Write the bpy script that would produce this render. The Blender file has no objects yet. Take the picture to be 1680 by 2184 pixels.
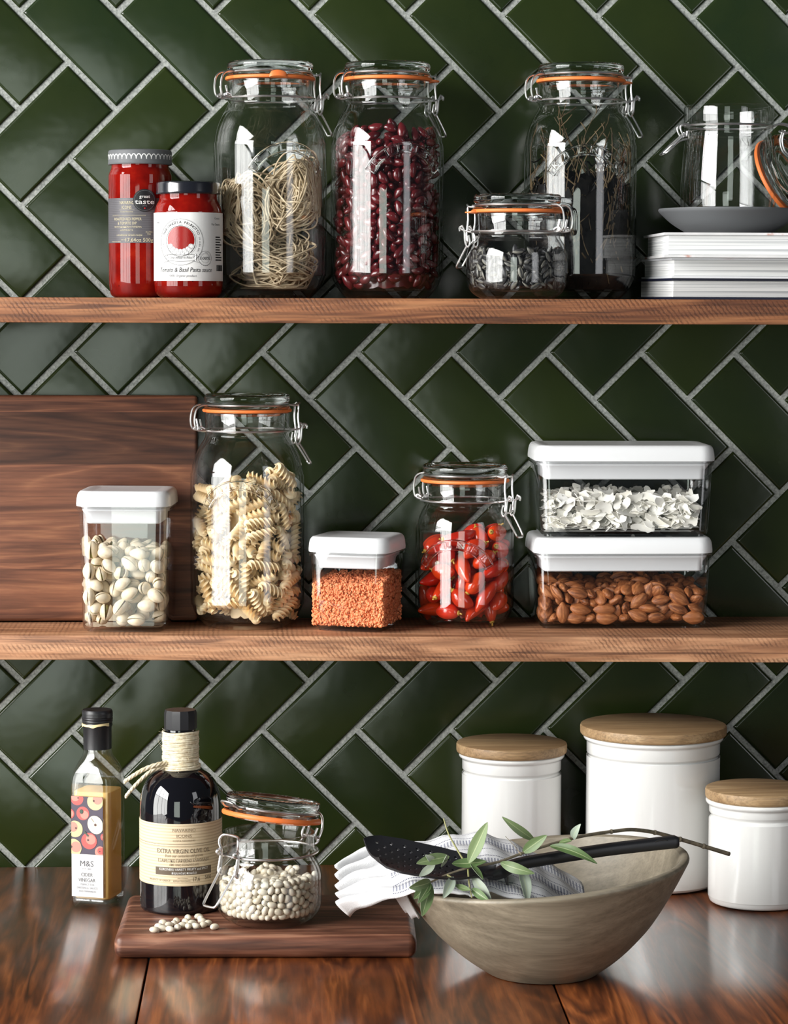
import bpy, bmesh, math, random
import numpy as np
from mathutils import Vector, Matrix, Euler
rnd = random.Random(11)
SC = bpy.context.scene
COL = SC.collection
PI = math.pi
R = math.radians

# ------------------------------------------------------------------ mesh helper
class MB:
    """collects shapes into one mesh"""
    def __init__(s):
        s.v = []; s.f = []; s.m = []; s.uv = None
    def add(s, vs, fs, mi=0, M=None):
        o = len(s.v)
        if M is not None:
            vs = [tuple(M @ Vector(p)) for p in vs]
        s.v.extend([tuple(map(float, p)) for p in vs])
        s.f.extend([tuple(i + o for i in f) for f in fs])
        s.m.extend([mi] * len(fs))
        return s
    def lathe(s, prof, seg=64, mi=0, M=None, mod=None):
        vs, fs, rings = [], [], []
        for k, (r, z) in enumerate(prof):
            if r < 1e-6:
                rings.append([len(vs)]); vs.append((0, 0, z))
            else:
                ring = []
                for i in range(seg):
                    a = 2 * PI * i / seg
                    rr, zz = (r, z) if mod is None else mod(k, i, r, z)
                    ring.append(len(vs)); vs.append((rr * math.cos(a), rr * math.sin(a), zz))
                rings.append(ring)
        for A, B in zip(rings[:-1], rings[1:]):
            if len(A) == 1 and len(B) == 1: continue
            for i in range(seg):
                j = (i + 1) % seg
                if len(A) == 1: fs.append((A[0], B[j], B[i]))
                elif len(B) == 1: fs.append((A[i], A[j], B[0]))
                else: fs.append((A[i], A[j], B[j], B[i]))
        return s.add(vs, fs, mi, M)
    def tube(s, pts, r, closed=False, sides=8, mi=0, M=None, taper=None, cap=True):
        P = [Vector(p) for p in pts]; n = len(P)
        vs, fs = [], []
        T = []
        for i in range(n):
            a = P[(i - 1) % n] if (closed or i > 0) else P[i]
            b = P[(i + 1) % n] if (closed or i < n - 1) else P[i]
            d = b - a
            T.append(d.normalized() if d.length > 1e-12 else Vector((0, 0, 1)))
        up = Vector((0, 0, 1)) if abs(T[0].z) < .9 else Vector((1, 0, 0))
        N = (up - T[0] * up.dot(T[0])).normalized()
        for i in range(n):
            N = N - T[i] * N.dot(T[i])
            if N.length < 1e-6: N = T[i].orthogonal()
            N.normalize(); B = T[i].cross(N)
            rr = r * (taper(i / (n - 1)) if taper else 1)
            for k in range(sides):
                a = 2 * PI * k / sides
                vs.append(P[i] + (N * math.cos(a) + B * math.sin(a)) * rr)
        m = n if closed else n - 1
        off = 0
        if closed:  # best alignment of the seam
            best = None
            for o in range(sides):
                d = (vs[(n - 1) * sides] - vs[o]).length
                if best is None or d < best[0]: best = (d, o)
            off = best[1]
        for i in range(m):
            for k in range(sides):
                a = i * sides + k; b = i * sides + (k + 1) % sides
                if i < n - 1:
                    c = (i + 1) * sides + (k + 1) % sides; d = (i + 1) * sides + k
                else:
                    c = (k + 1 + off) % sides; d = (k + off) % sides
                fs.append((a, b, c, d))
        if not closed and cap:
            fs.append(tuple(range(sides))[::-1]); fs.append(tuple((n - 1) * sides + k for k in range(sides)))
        return s.add(vs, fs, mi, M)
    def box(s, a, b, mi=0, M=None):
        (x0, y0, z0), (x1, y1, z1) = a, b
        vs = [(x0, y0, z0), (x1, y0, z0), (x1, y1, z0), (x0, y1, z0), (x0, y0, z1), (x1, y0, z1), (x1, y1, z1), (x0, y1, z1)]
        fs = [(3, 2, 1, 0), (4, 5, 6, 7), (0, 1, 5, 4), (1, 2, 6, 5), (2, 3, 7, 6), (3, 0, 4, 7)]
        return s.add(vs, fs, mi, M)
    def loft(s, rings, mi=0, M=None, caps=(True, True), close=True):
        n = len(rings[0]); vs = [p for r_ in rings for p in r_]; fs = []
        for i in range(len(rings) - 1):
            for k in range(n if close else n - 1):
                j = (k + 1) % n
                fs.append((i * n + k, i * n + j, (i + 1) * n + j, (i + 1) * n + k))
        if caps[0]: fs.append(tuple(range(n))[::-1])
        if caps[1]: fs.append(tuple((len(rings) - 1) * n + k for k in range(n)))
        return s.add(vs, fs, mi, M)
    def blob(s, fn, nu=14, nv=9, mi=0, M=None):
        """closed surface: fn(unit vector) -> point; poles along x"""
        vs = [fn(Vector((-1, 0, 0)))]; fs = []
        for j in range(1, nv):
            t = PI * j / nv
            for i in range(nu):
                a = 2 * PI * i / nu
                vs.append(fn(Vector((-math.cos(t), math.sin(t) * math.cos(a), math.sin(t) * math.sin(a)))))
        vs.append(fn(Vector((1, 0, 0)))); L = len(vs) - 1
        for i in range(nu):
            j = (i + 1) % nu
            fs.append((0, 1 + j, 1 + i)); q = 1 + (nv - 2) * nu
            fs.append((L, q + i, q + j))
            for k in range(nv - 2):
                a = 1 + k * nu
                fs.append((a + i, a + j, a + nu + j, a + nu + i))
        return s.add([tuple(p) for p in vs], fs, mi, M)
    def mesh(s, name, mats, smooth=True, sharp=40, weld=False):
        me = bpy.data.meshes.new(name)
        me.from_pydata(s.v, [], s.f)
        for m in (mats if isinstance(mats, (list, tuple)) else [mats]): me.materials.append(m)
        if any(s.m): me.polygons.foreach_set('material_index', s.m)
        bm = bmesh.new(); bm.from_mesh(me)
        if weld: bmesh.ops.remove_doubles(bm, verts=bm.verts, dist=1e-6)
        bmesh.ops.recalc_face_normals(bm, faces=bm.faces)
        bm.to_mesh(me); bm.free()
        if smooth:
            me.polygons.foreach_set('use_smooth', [True] * len(me.polygons))
            if sharp and sharp < 180: me.set_sharp_from_angle(angle=R(sharp))
        me.update()
        return me
    def obj(s, name, mats, parent=None, **kw):
        return link(name, s.mesh(name, mats, **kw), parent)

def link(name, me, parent=None):
    o = bpy.data.objects.new(name, me); COL.objects.link(o)
    if parent is not None: o.parent = parent
    return o
def tag(o, label, cat, group=None, kind=None):
    o['label'] = label; o['category'] = cat
    if group: o['group'] = group
    if kind: o['kind'] = kind
    return o
def thing(name, label, cat, loc=(0, 0, 0), rotz=0, group=None):
    o = bpy.data.objects.new(name, None); COL.objects.link(o)
    o.empty_display_size = .02
    o.location = loc; o.rotation_euler = (0, 0, rotz)
    return tag(o, label, cat, group)
def struct(o):
    o['kind'] = 'structure'; return o

def crom(P, n=8, closed=False):
    """Catmull-Rom through points"""
    P = [np.array(p, float) for p in P]; out = []
    m = len(P)
    for i in range(m if closed else m - 1):
        if closed: a, b, c, d = P[(i - 1) % m], P[i], P[(i + 1) % m], P[(i + 2) % m]
        else: a, b, c, d = P[max(i - 1, 0)], P[i], P[i + 1], P[min(i + 2, m - 1)]
        for k in range(n):
            t = k / n
            out.append(tuple(.5 * (2 * b + (c - a) * t + (2 * a - 5 * b + 4 * c - d) * t * t + (3 * b - a - 3 * c + d) * t ** 3)))
    if not closed: out.append(tuple(P[-1]))
    return out
def ring(r, z, n=72):
    return [(r * math.cos(2 * PI * i / n), r * math.sin(2 * PI * i / n), z) for i in range(n)]
def rrect(w, d, rad, z, n=6):
    """rounded rectangle outline"""
    out = []
    for cx, cy, a0 in ((w / 2 - rad, d / 2 - rad, 0), (-w / 2 + rad, d / 2 - rad, 90), (-w / 2 + rad, -d / 2 + rad, 180), (w / 2 - rad, -d / 2 + rad, 270)):
        for k in range(n + 1):
            a = R(a0 + 90 * k / n); out.append((cx + rad * math.cos(a), cy + rad * math.sin(a), z))
    return out

# ------------------------------------------------------------------ materials
class NT:
    def __init__(s, name):
        s.mat = bpy.data.materials.new(name); s.mat.use_nodes = True
        s.t = s.mat.node_tree; s.t.nodes.clear()
        s.out = s.t.nodes.new('ShaderNodeOutputMaterial')
    def n(s, typ, ins=None, **props):
        nd = s.t.nodes.new('ShaderNode' + typ)
        for k, v in props.items(): setattr(nd, k, v)
        for k, v in (ins or {}).items():
            sock = nd.inputs[k]
            if hasattr(v, 'is_output') or isinstance(v, bpy.types.NodeSocket): s.t.links.new(v, sock)
            else:
                if sock.type == 'RGBA' and len(v) == 3: v = (*v, 1)
                sock.default_value = v
        return nd
    def math(s, op, a, b=0.0, c=None):
        d = {0: a, 1: b}
        if c is not None: d[2] = c
        return s.n('Math', d, operation=op).outputs[0]
    def mixc(s, f, a, b, mode='MIX'):
        nd = s.t.nodes.new('ShaderNodeMix'); nd.data_type = 'RGBA'; nd.blend_type = mode
        for idx, v in ((0, f), (6, a), (7, b)):
            sock = nd.inputs[idx]
            if isinstance(v, bpy.types.NodeSocket): s.t.links.new(v, sock)
            else:
                if idx > 0 and len(v) == 3: v = (*v, 1)
                sock.default_value = v
        return nd.outputs[2]
    def ramp(s, f, stops, interp='LINEAR'):
        nd = s.n('ValToRGB', {0: f}); cr = nd.color_ramp; cr.interpolation = interp
        while len(cr.elements) < len(stops): cr.elements.new(.5)
        for e, (p, c) in zip(cr.elements, stops):
            e.position = p; e.color = (*c, 1) if len(c) == 3 else c
        return nd.outputs[0]
    def obj(s, scale=(1, 1, 1), rot=(0, 0, 0), loc=(0, 0, 0), src='Object'):
        tc = s.n('TexCoord')
        return s.n('Mapping', {'Vector': tc.outputs[src], 'Scale': scale, 'Rotation': rot, 'Location': loc}).outputs[0]
    def noise(s, vec, scale=5, detail=4, rough=.55, dist=0.0, out=0):
        return s.n('TexNoise', {'Vector': vec, 'Scale': scale, 'Detail': detail, 'Roughness': rough, 'Distortion': dist}).outputs[out]
    def bump(s, h, strength=.2, dist=.001, normal=None):
        d = {'Height': h, 'Strength': strength, 'Distance': dist}
        if normal is not None: d['Normal'] = normal
        return s.n('Bump', d).outputs[0]
    def pbr(s, **ins):
        names = {'color': 'Base Color', 'rough': 'Roughness', 'metal': 'Metallic', 'normal': 'Normal', 'spec': 'Specular IOR Level', 'coat': 'Coat Weight',
                 'coat_rough': 'Coat Roughness', 'coat_normal': 'Coat Normal', 'sss': 'Subsurface Weight', 'sssr': 'Subsurface Radius', 'ssss': 'Subsurface Scale', 'trans': 'Transmission Weight', 'ior': 'IOR', 'sheen': 'Sheen Weight'}
        p = s.n('BsdfPrincipled', {names[k]: v for k, v in ins.items()})
        s.t.links.new(p.outputs[0], s.out.inputs[0]); return s.mat
    def surf(s, sock):
        s.t.links.new(sock, s.out.inputs[0]); return s.mat

def srgb(r, g, b):
    f = lambda c: (c / 255 / 12.92) if c / 255 <= .04045 else ((c / 255 + .055) / 1.055) ** 2.4
    return (f(r), f(g), f(b))
def plain(name, col, rough=.5, **kw):
    return NT(name).pbr(color=col, rough=rough, **kw)

def thin_glass(name, tint=(.97, .98, .98), edge=(.62, .68, .68), f0=.04, gloss_rough=.012, wav=.0, epow=4.0):
    """clear walls: straight-through transparency with Fresnel reflection, more glass to look through at grazing angles"""
    g = NT(name)
    ins = {'Blend': .5}
    nrm = None
    if wav:
        nrm = g.bump(g.noise(g.obj((1, 1, .35)), 45, 2), wav, .002); ins['Normal'] = nrm
    lw = g.n('LayerWeight', ins).outputs['Facing']
    fr = g.math('ADD', f0, g.math('MULTIPLY', 1 - f0, g.math('POWER', lw, 5.0)))
    tr = g.n('BsdfTransparent', {'Color': g.mixc(g.math('POWER', lw, epow), tint, edge)})
    gi = {'Color': (1, 1, 1), 'Roughness': gloss_rough}
    if nrm is not None: gi['Normal'] = nrm
    gl = g.n('BsdfGlossy', gi)
    mx = g.n('MixShader', {0: fr, 1: tr.outputs[0], 2: gl.outputs[0]})
    return g.surf(mx.outputs[0])

def wood(name, stops, along='X', scale=1.0, planks=None, plank_axis='Z', rough=(.35, .55), coat=0.0, fibre=.35, bump=.15, dist=1.6, rings=6.0, saw=False, var=.35, coat_rough=.1, spec=.5):
    g = NT(name)
    st = {'X': (.9, 9, 9), 'Y': (9, .9, 9), 'Z': (9, 9, .9)}[along]
    st = tuple(a * scale for a in st)
    base = g.obj()
    if planks:
        sx = g.n('SeparateXYZ', {0: base})
        idx = g.math('FLOOR', g.math('DIVIDE', sx.outputs[plank_axis], planks))
        wn = g.n('TexWhiteNoise', {'W': g.math('ADD', idx, .37)}, noise_dimensions='1D')
        base = g.n('VectorMath', {0: base, 1: g.n('VectorMath', {0: wn.outputs['Color'], 'Scale': 7.0}, operation='SCALE').outputs[0]}, operation='ADD').outputs[0]
    v = g.n('Mapping', {'Vector': base, 'Scale': st}).outputs[0]
    big = g.noise(v, 1.1, 3, .5, dist)
    wav = g.math('FRACT', g.math('MULTIPLY', big, rings))
    tri = g.math('ABSOLUTE', g.math('SUBTRACT', wav, .5))
    mid = g.noise(v, 3.2, 6, .6, .8)
    fin = g.noise(v, 9.0, 4, .6, .3)
    fac = g.math('ADD', g.math('ADD', g.math('MULTIPLY', tri, .62), g.math('MULTIPLY', mid, .62)), g.math('MULTIPLY', g.math('SUBTRACT', fin, .35), .42))
    col = g.ramp(fac, stops)
    sf = {'X': (6, 260, 260), 'Y': (260, 6, 260), 'Z': (260, 260, 6)}[along]
    fb = g.noise(g.n('Mapping', {'Vector': base, 'Scale': tuple(a * scale for a in sf)}).outputs[0], 1.0, 4, .6)
    fbc = g.ramp(fb, [(.30, (1 - fibre,) * 3), (.58, (1, 1, 1)), (.75, (1 + .0, ) * 3)])
    col = g.mixc(1.0, col, fbc, 'MULTIPLY')
    if planks:
        vr = g.ramp(wn.outputs[0], [(0, (1 - var,) * 3), (1, (1 + var * .6,) * 3)])
        col = g.mixc(1.0, col, vr, 'MULTIPLY')
    h = g.math('ADD', g.math('MULTIPLY', fb, .6), g.math('MULTIPLY', mid, .4))
    if saw:
        sv = g.obj((1, 1, 1), (0, R(38), 0))
        sn = g.n('TexWave', {'Vector': sv, 'Scale': 75, 'Distortion': 3.0, 'Detail': 3, 'Detail Scale': 3.0}, bands_direction='X')
        msk = g.ramp(g.noise(g.obj((6, 1, 30)), 3, 3), [(.42, (0, 0, 0)), (.62, (1, 1, 1))])
        sw = g.math('MULTIPLY', g.n('RGBToBW', {0: g.ramp(sn.outputs[1], [(.45, (0, 0, 0)), (.8, (1, 1, 1))])}).outputs[0], g.n('RGBToBW', {0: msk}).outputs[0])
        ck = g.n('RGBToBW', {0: g.ramp(g.noise(g.obj((3.5, 40, 190)), 1.0, 4, .6, .6), [(.56, (0, 0, 0)), (.66, (1, 1, 1))])}).outputs[0]
        col = g.mixc(g.math('MULTIPLY', ck, .75), col, g.mixc(1.0, col, (.24, .17, .14), 'MULTIPLY'))
        col = g.mixc(g.math('MULTIPLY', sw, .62), col, g.mixc(1.0, col, (.28, .22, .2), 'MULTIPLY'))
        h = g.math('SUBTRACT', h, g.math('MULTIPLY', sw, .8))
    rg = g.n('MapRange', {0: mid, 3: rough[0], 4: rough[1]}).outputs[0]
    nb = g.bump(h, bump, .0006)
    kw = dict(color=col, rough=rg, normal=nb, spec=spec)
    if coat: kw.update(coat=coat, coat_rough=coat_rough)
    return g.pbr(**kw)

M = {}
# glazed bottle-green wall tiles: hand-made, each a little different
def mk_tile():
    g = NT('green_glaze')
    isl = g.n('NewGeometry').outputs['Random Per Island']
    c = g.ramp(isl, [(0, srgb(19, 31, 14)), (.35, srgb(25, 37, 15)), (.7, srgb(32, 43, 15)), (1, srgb(20, 36, 20))])
    cl = g.noise(g.obj(), 16, 3)
    c = g.mixc(g.math('MULTIPLY', cl, .5), c, srgb(48, 56, 22))
    h1 = g.noise(g.obj(), 24, 2)
    h2 = g.noise(g.obj(), 210, 3, .6)
    msk = g.ramp(g.noise(g.obj(), 11, 2), [(.45, (0, 0, 0)), (.75, (1, 1, 1))])
    hh = g.math('ADD', h1, g.math('MULTIPLY', g.math('MULTIPLY', h2, .07), g.n('RGBToBW', {0: msk}).outputs[0]))
    nb = g.bump(hh, .16, .0032)
    return g.pbr(color=c, rough=.20, normal=nb, spec=.5)
M['tile'] = mk_tile()
g = NT('pale_grout'); M['grout'] = g.pbr(color=g.ramp(g.noise(g.obj(), 420, 3), [(.3, srgb(116, 120, 116)), (.7, srgb(172, 175, 170))]), rough=.85, normal=g.bump(g.noise(g.obj(), 700, 3), .5, .001))
M['shelf'] = wood('shelf_wood', [(.12, srgb(96, 58, 36)), (.36, srgb(150, 102, 70)), (.6, srgb(182, 132, 96)), (.85, srgb(204, 156, 118))], 'X', 1.3, rough=(.5, .7), saw=True, bump=.3, fibre=.35)
M['shelf_dark'] = wood('aged_shelf_wood', [(.12, srgb(54, 27, 14)), (.36, srgb(104, 60, 35)), (.6, srgb(142, 90, 56)), (.85, srgb(178, 122, 80))], 'X', 1.4, rough=(.5, .7), saw=True, bump=.35, fibre=.5)
M['walnut'] = wood('walnut', [(.12, srgb(44, 25, 18)), (.36, srgb(84, 50, 36)), (.62, srgb(116, 73, 52)), (.9, srgb(158, 108, 76))], 'X', 1.5, planks=.058, plank_axis='Z', rough=(.42, .6), fibre=.35, var=.5, dist=1.6)
M['walnut_flat'] = wood('oiled_walnut', [(.14, srgb(38, 21, 16)), (.36, srgb(80, 48, 36)), (.6, srgb(118, 76, 58)), (.85, srgb(178, 130, 104))], 'X', 1.7, planks=.043, plank_axis='Y', rough=(.38, .5), fibre=.3, var=.3, dist=1.4)
M['counter'] = wood('polished_counter', [(.16, srgb(34, 15, 6)), (.38, srgb(78, 37, 15)), (.6, srgb(122, 64, 28)), (.86, srgb(172, 100, 50))], 'Y', 1.5, planks=.385, plank_axis='X', rough=(.3, .42), fibre=.3, var=.15, coat=.75, coat_rough=.16, bump=.12, dist=1.2)
M['bowl'] = wood('grey_bowl_wood', [(.10, srgb(112, 105, 90)), (.36, srgb(130, 121, 104)), (.62, srgb(144, 134, 116)), (.9, srgb(164, 154, 134))], 'X', 1.7, rough=(.42, .55), fibre=.22, rings=7, dist=.6, bump=.1)
M['mango'] = wood('mango_wood', [(.10, srgb(122, 95, 64)), (.36, srgb(148, 118, 83)), (.62, srgb(168, 138, 100)), (.9, srgb(192, 164, 126))], 'X', 2.2, rough=(.5, .65), fibre=.4, dist=.8, rings=5, bump=.2)
M['glass'] = thin_glass('clear_jar_glass', (.978, .982, .982), (.26, .30, .31), wav=.08, epow=8.0)
M['plastic'] = thin_glass('clear_plastic', (.98, .982, .985), (.80, .83, .86), epow=5.0)
g = NT('thick_glass'); M['lidglass'] = g.surf(g.n('BsdfGlass', {'Color': (.95, .97, .97), 'Roughness': .01, 'IOR': 1.46}).outputs[0])
g = NT('moulded_glass'); M['emboss'] = g.surf(g.n('BsdfGlass', {'Color': (.99, 1, 1), 'Roughness': .02, 'IOR': 1.52}).outputs[0])
M['steel'] = plain('steel_wire', (.78, .77, .76), .30, metal=1.0)
M['orange'] = plain('orange_rubber', srgb(232, 122, 58), .5, sss=.15, sssr=(.01, .004, .002), ssss=.5)
M['white'] = plain('white_plastic', (.78, .79, .80), .28)
M['seal'] = plain('white_seal', (.76, .77, .78), .5)
M['enamel'] = plain('white_enamel', (.78, .78, .76), .14, coat=.5, coat_rough=.05)
M['black'] = plain('black_plastic', (.012, .012, .014), .38)
M['nylon'] = plain('black_nylon', (.010, .010, .012), .42)
M['slate'] = plain('grey_stoneware', srgb(92, 94, 96), .6)
M['paper'] = plain('white_paper', (.72, .72, .71), .8, spec=.15)
M['ink'] = plain('black_ink', (.012, .012, .013), .85, spec=.05)
M['greyink'] = plain('grey_ink', srgb(112, 112, 116), .85, spec=.05)
M['goldink'] = plain('pale_gold_ink', srgb(196, 186, 156), .7, spec=.1)
M['whiteink'] = plain('white_ink', (.82, .82, .80), .5)

def speckle(name, stops, scale=60, rough=.5, bump=0, stretch=(1, 1, 1), rand=.0, randcol=None, **kw):
    """colour from fine noise, optionally shifted a little from piece to piece"""
    g = NT(name)
    v = g.obj(stretch)
    ri = g.n('ObjectInfo').outputs['Random']
    v = g.n('VectorMath', {0: v, 1: g.n('VectorMath', {0: (3.1, 5.7, 9.2), 'Scale': ri}, operation='SCALE').outputs[0]}, operation='ADD').outputs[0]
    ns = g.noise(v, scale, 4)
    c = g.ramp(ns, stops)
    if randcol:
        c = g.mixc(g.math('MULTIPLY', ri, rand), c, randcol)
    k = dict(color=c, rough=rough, **kw)
    if bump: k['normal'] = g.bump(ns, bump, .0008)
    return g.pbr(**k)
M['bean_red'] = speckle('kidney_bean_skin', [(.3, srgb(48, 7, 12)), (.7, srgb(92, 18, 25))], 40, .22, rand=.5, randcol=srgb(112, 32, 36), coat=.4, coat_rough=.1)
M['bean_white'] = speckle('white_bean_skin', [(.3, srgb(222, 212, 190)), (.7, srgb(240, 234, 220))], 60, .35, rand=.35, randcol=srgb(214, 196, 164))
M['shell'] = speckle('pistachio_shell', [(.3, srgb(214, 196, 164)), (.55, srgb(234, 220, 194)), (.8, srgb(243, 234, 214))], 110, .5, rand=.3, randcol=srgb(222, 196, 152))
M['kernel'] = speckle('pistachio_kernel', [(.35, srgb(96, 60, 44)), (.65, srgb(126, 128, 52))], 130, .6)
M['pasta'] = speckle('dry_pasta', [(.3, srgb(246, 214, 164)), (.7, srgb(253, 234, 198))], 50, .5, rand=.4, randcol=srgb(246, 218, 170), sss=.12, sssr=(.01, .006, .003), ssss=.4)
M['noodle'] = speckle('dry_noodle', [(.3, srgb(176, 154, 122)), (.7, srgb(224, 206, 174))], 60, .6)
M['chilli'] = speckle('chilli_skin', [(.25, srgb(170, 10, 12)), (.75, srgb(214, 26, 18))], 25, .2, rand=.45, randcol=srgb(236, 92, 26), coat=.5, coat_rough=.08)
M['chilli_stem'] = plain('pickled_stem', srgb(190, 150, 60), .5)
M['almond'] = speckle('almond_skin', [(.32, srgb(84, 42, 20)), (.5, srgb(142, 82, 44)), (.68, srgb(190, 128, 80))], 420, .55, .6, (.16, 1, 1), rand=.5, randcol=srgb(186, 112, 58))
M['coconut'] = speckle('coconut_flake', [(.3, srgb(244, 241, 230)), (.7, srgb(253, 252, 247))], 40, .55, rand=.2, randcol=srgb(240, 228, 200))
M['seed'] = speckle('black_seed', [(.35, srgb(24, 24, 26)), (.50, srgb(46, 46, 48)), (.68, srgb(140, 136, 124))], 300, .4, 0, (.12, 1, 1), rand=.3, randcol=srgb(50, 48, 46))
M['lentil'] = speckle('red_lentil', [(.3, srgb(222, 112, 64)), (.7, srgb(246, 164, 114))], 300, .55)
M['herb'] = speckle('dark_dried_herb', [(.35, srgb(6, 6, 7)), (.7, srgb(22, 20, 16))], 70, .6, spec=.12)
M['stem'] = speckle('dry_herb_stem', [(.3, srgb(58, 45, 27)), (.7, srgb(112, 92, 60))], 60, .6)
g = NT('tomato_sauce')
_n = g.noise(g.obj(), 42, 5)
_s = g.n('TexVoronoi', {'Vector': g.obj(), 'Scale': 95.0}).outputs[0]
_c = g.ramp(_n, [(.3, srgb(92, 8, 5)), (.55, srgb(122, 15, 8)), (.78, srgb(146, 34, 14))])
_sp = g.ramp(_s, [(.05, (1, 1, 1)), (.09, (0, 0, 0))])
_k = g.math('MULTIPLY', g.n('RGBToBW', {0: _sp}).outputs[0], g.math('GREATER_THAN', g.noise(g.obj(), 30, 1), .56))
M['sauce'] = g.pbr(color=g.mixc(_k, _c, srgb(30, 8, 6)), rough=.6, spec=.0, coat=.8, coat_rough=.02)
# ------------------------------------------------------------------ camera
ZC = .6386; YC = -3.0584
def make_camera():
    y, p, r = R(3.0777), R(4.407), R(.1934)
    Ry = np.array([[math.cos(y), 0, -math.sin(y)], [0, 1, 0], [math.sin(y), 0, math.cos(y)]])
    Rp = np.array([[1, 0, 0], [0, math.cos(p), -math.sin(p)], [0, math.sin(p), math.cos(p)]])
    Rr = np.array([[math.cos(r), -math.sin(r), 0], [math.sin(r), math.cos(r), 0], [0, 0, 1]])
    Q = Rr @ Rp @ Ry
    w = lambda a: Vector((a[0], a[2], -a[1]))
    rt, up, bk = w(Q[0]), -w(Q[1]), -w(Q[2])
    cam = bpy.data.cameras.new('camera'); o = bpy.data.objects.new('camera', cam); COL.objects.link(o)
    m = Matrix(((rt.x, up.x, bk.x, 0), (rt.y, up.y, bk.y, YC), (rt.z, up.z, bk.z, ZC), (0, 0, 0, 1)))
    o.matrix_world = m
    cam.sensor_fit = 'HORIZONTAL'; cam.sensor_width = 36; cam.lens = 5800 / 1680 * 36
    cam.clip_start = .05; cam.clip_end = 60
    SC.camera = o
make_camera()

# ------------------------------------------------------------------ tiled wall (herringbone, laid on the diagonal)
S = .0535                       # half the diagonal of one 75 mm module
TX, TZ = -4.7205 * S, ZC + 5.9587 * S
def lat(p, q):
    return Vector((TX + (p + q) * S, 0, TZ - (p - q) * S))
def build_wall():
    mb = MB()
    e1 = Vector((1, 0, -1)).normalized(); e2 = Vector((1, 0, 1)).normalized(); a = S * math.sqrt(2)
    G = .0023
    def tile(c, hx, hz):
        t1, t2 = rnd.gauss(0, .0025), rnd.gauss(0, .0025); dz = rnd.uniform(0, .0005)
        gx = G + rnd.uniform(-.0004, .0004); gz = G + rnd.uniform(-.0004, .0004)
        us = [-1, -1 + .0014 / hx, -1 + .0030 / hx, -1 + .0046 / hx, 0, 1 - .0046 / hx, 1 - .0030 / hx, 1 - .0014 / hx, 1]
        vs_ = [-1, -1 + .0014 / hz, -1 + .0030 / hz, -1 + .0046 / hz, 0, 1 - .0046 / hz, 1 - .0030 / hz, 1 - .0014 / hz, 1]
        dep = [.0055, .0011, .0002, 0, 0, 0, .0002, .0011, .0055]
        vs, fs = [], []
        for i, u in enumerate(us):
            for j, v in enumerate(vs_):
                p = c + e1 * (u * (hx - gx)) + e2 * (v * (hz - gz))
                d = max(dep[i], dep[j]) + dz + u * hx * t1 + v * hz * t2 + .0004
                vs.append((p.x, d, p.z))
        for i in range(8):
            for j in range(8):
                b = i * 9 + j; fs.append((b, b + 9, b + 10, b + 1))
        mb.add(vs, fs, 0)
    for k in range(-16, 26):
        for m in range(-10, 12):
            for p0, q0, w, h in ((k + 2 * m, k - 2 * m, 2, 1), (1 + k + 2 * m, k - 2 * m - 2, 1, 2)):
                c = lat(p0 + w / 2, q0 + h / 2)
                if -.72 < c.x < 1.18 and .02 < c.z < 1.16:
                    tile(c, w * a / 2, h * a / 2)
                elif -.72 < c.x < 1.18 and -.05 < c.z <= .02:
                    tile(c, w * a / 2, h * a / 2)
    mb.box((-.80, .0034, -.02), (1.26, .03, 1.22), 1)
    struct(mb.obj('wall_back', [M['tile'], M['grout']], sharp=60))
build_wall()

# ------------------------------------------------------------------ worktop and shelves
def bevel_box(name, pts_xy, z0, z1, bev, mat, segs=3, parent=None):
    """prism over a convex outline with rounded edges"""
    me = bpy.data.meshes.new(name); bm = bmesh.new()
    vb = [bm.verts.new((x, y, z0)) for x, y in pts_xy]; vt = [bm.verts.new((x, y, z1)) for x, y in pts_xy]
    n = len(pts_xy)
    bm.faces.new(vb[::-1]); bm.faces.new(vt)
    for i in range(n): bm.faces.new((vb[i], vb[(i + 1) % n], vt[(i + 1) % n], vt[i]))
    bmesh.ops.recalc_face_normals(bm, faces=bm.faces)
    if bev: bmesh.ops.bevel(bm, geom=list(bm.edges), offset=bev, segments=segs, profile=.5, affect='EDGES', clamp_overlap=True)
    bm.to_mesh(me); bm.free()
    for m in (mat if isinstance(mat, list) else [mat]): me.materials.append(m)
    me.polygons.foreach_set('use_smooth', [True] * len(me.polygons)); me.set_sharp_from_angle(angle=R(30))
    return link(name, me, parent)
ct = thing('worktop', 'dark polished wooden worktop of wide planks along the tiled wall', 'worktop', (0, 0, 0))
for x0, x1, sk in ((-.86, -.4770, 0), (-.4760, -.0930, 0), (-.0920, .2920, 0), (.2930, .6770, 0), (.6780, 1.06, 0)):
    bevel_box('plank', [(x0 - .010, -.95), (x1 - .0107, -.95), (x1, -.002), (x0 + .0007, -.002)], -.04, 0, .0014, M['counter'], 2, ct)

def shelf(name, label, z1, z0, yl, yr, mat):
    xs = (-.66, 1.10)
    yf = lambda x: yl + (yr - yl) * (x + .268) / (.847)
    o = bevel_box(name, [(xs[0], yf(xs[0])), (xs[1], yf(xs[1])), (xs[1], 0), (xs[0], 0)], z0, z1, .0012, mat, 2)
    return tag(o, label, 'shelf')
ZT, ZM = .6428, .2825
shelf('wooden_shelf', 'upper thick wooden wall shelf holding the storage jars and books', ZT, ZT - .0262, -.212, -.222, M['shelf_dark'])
shelf('wooden_shelf', 'lower thick wooden wall shelf with white-lidded containers and pasta jar', ZM, ZM - .0268, -.150, -.197, M['shelf'])

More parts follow.
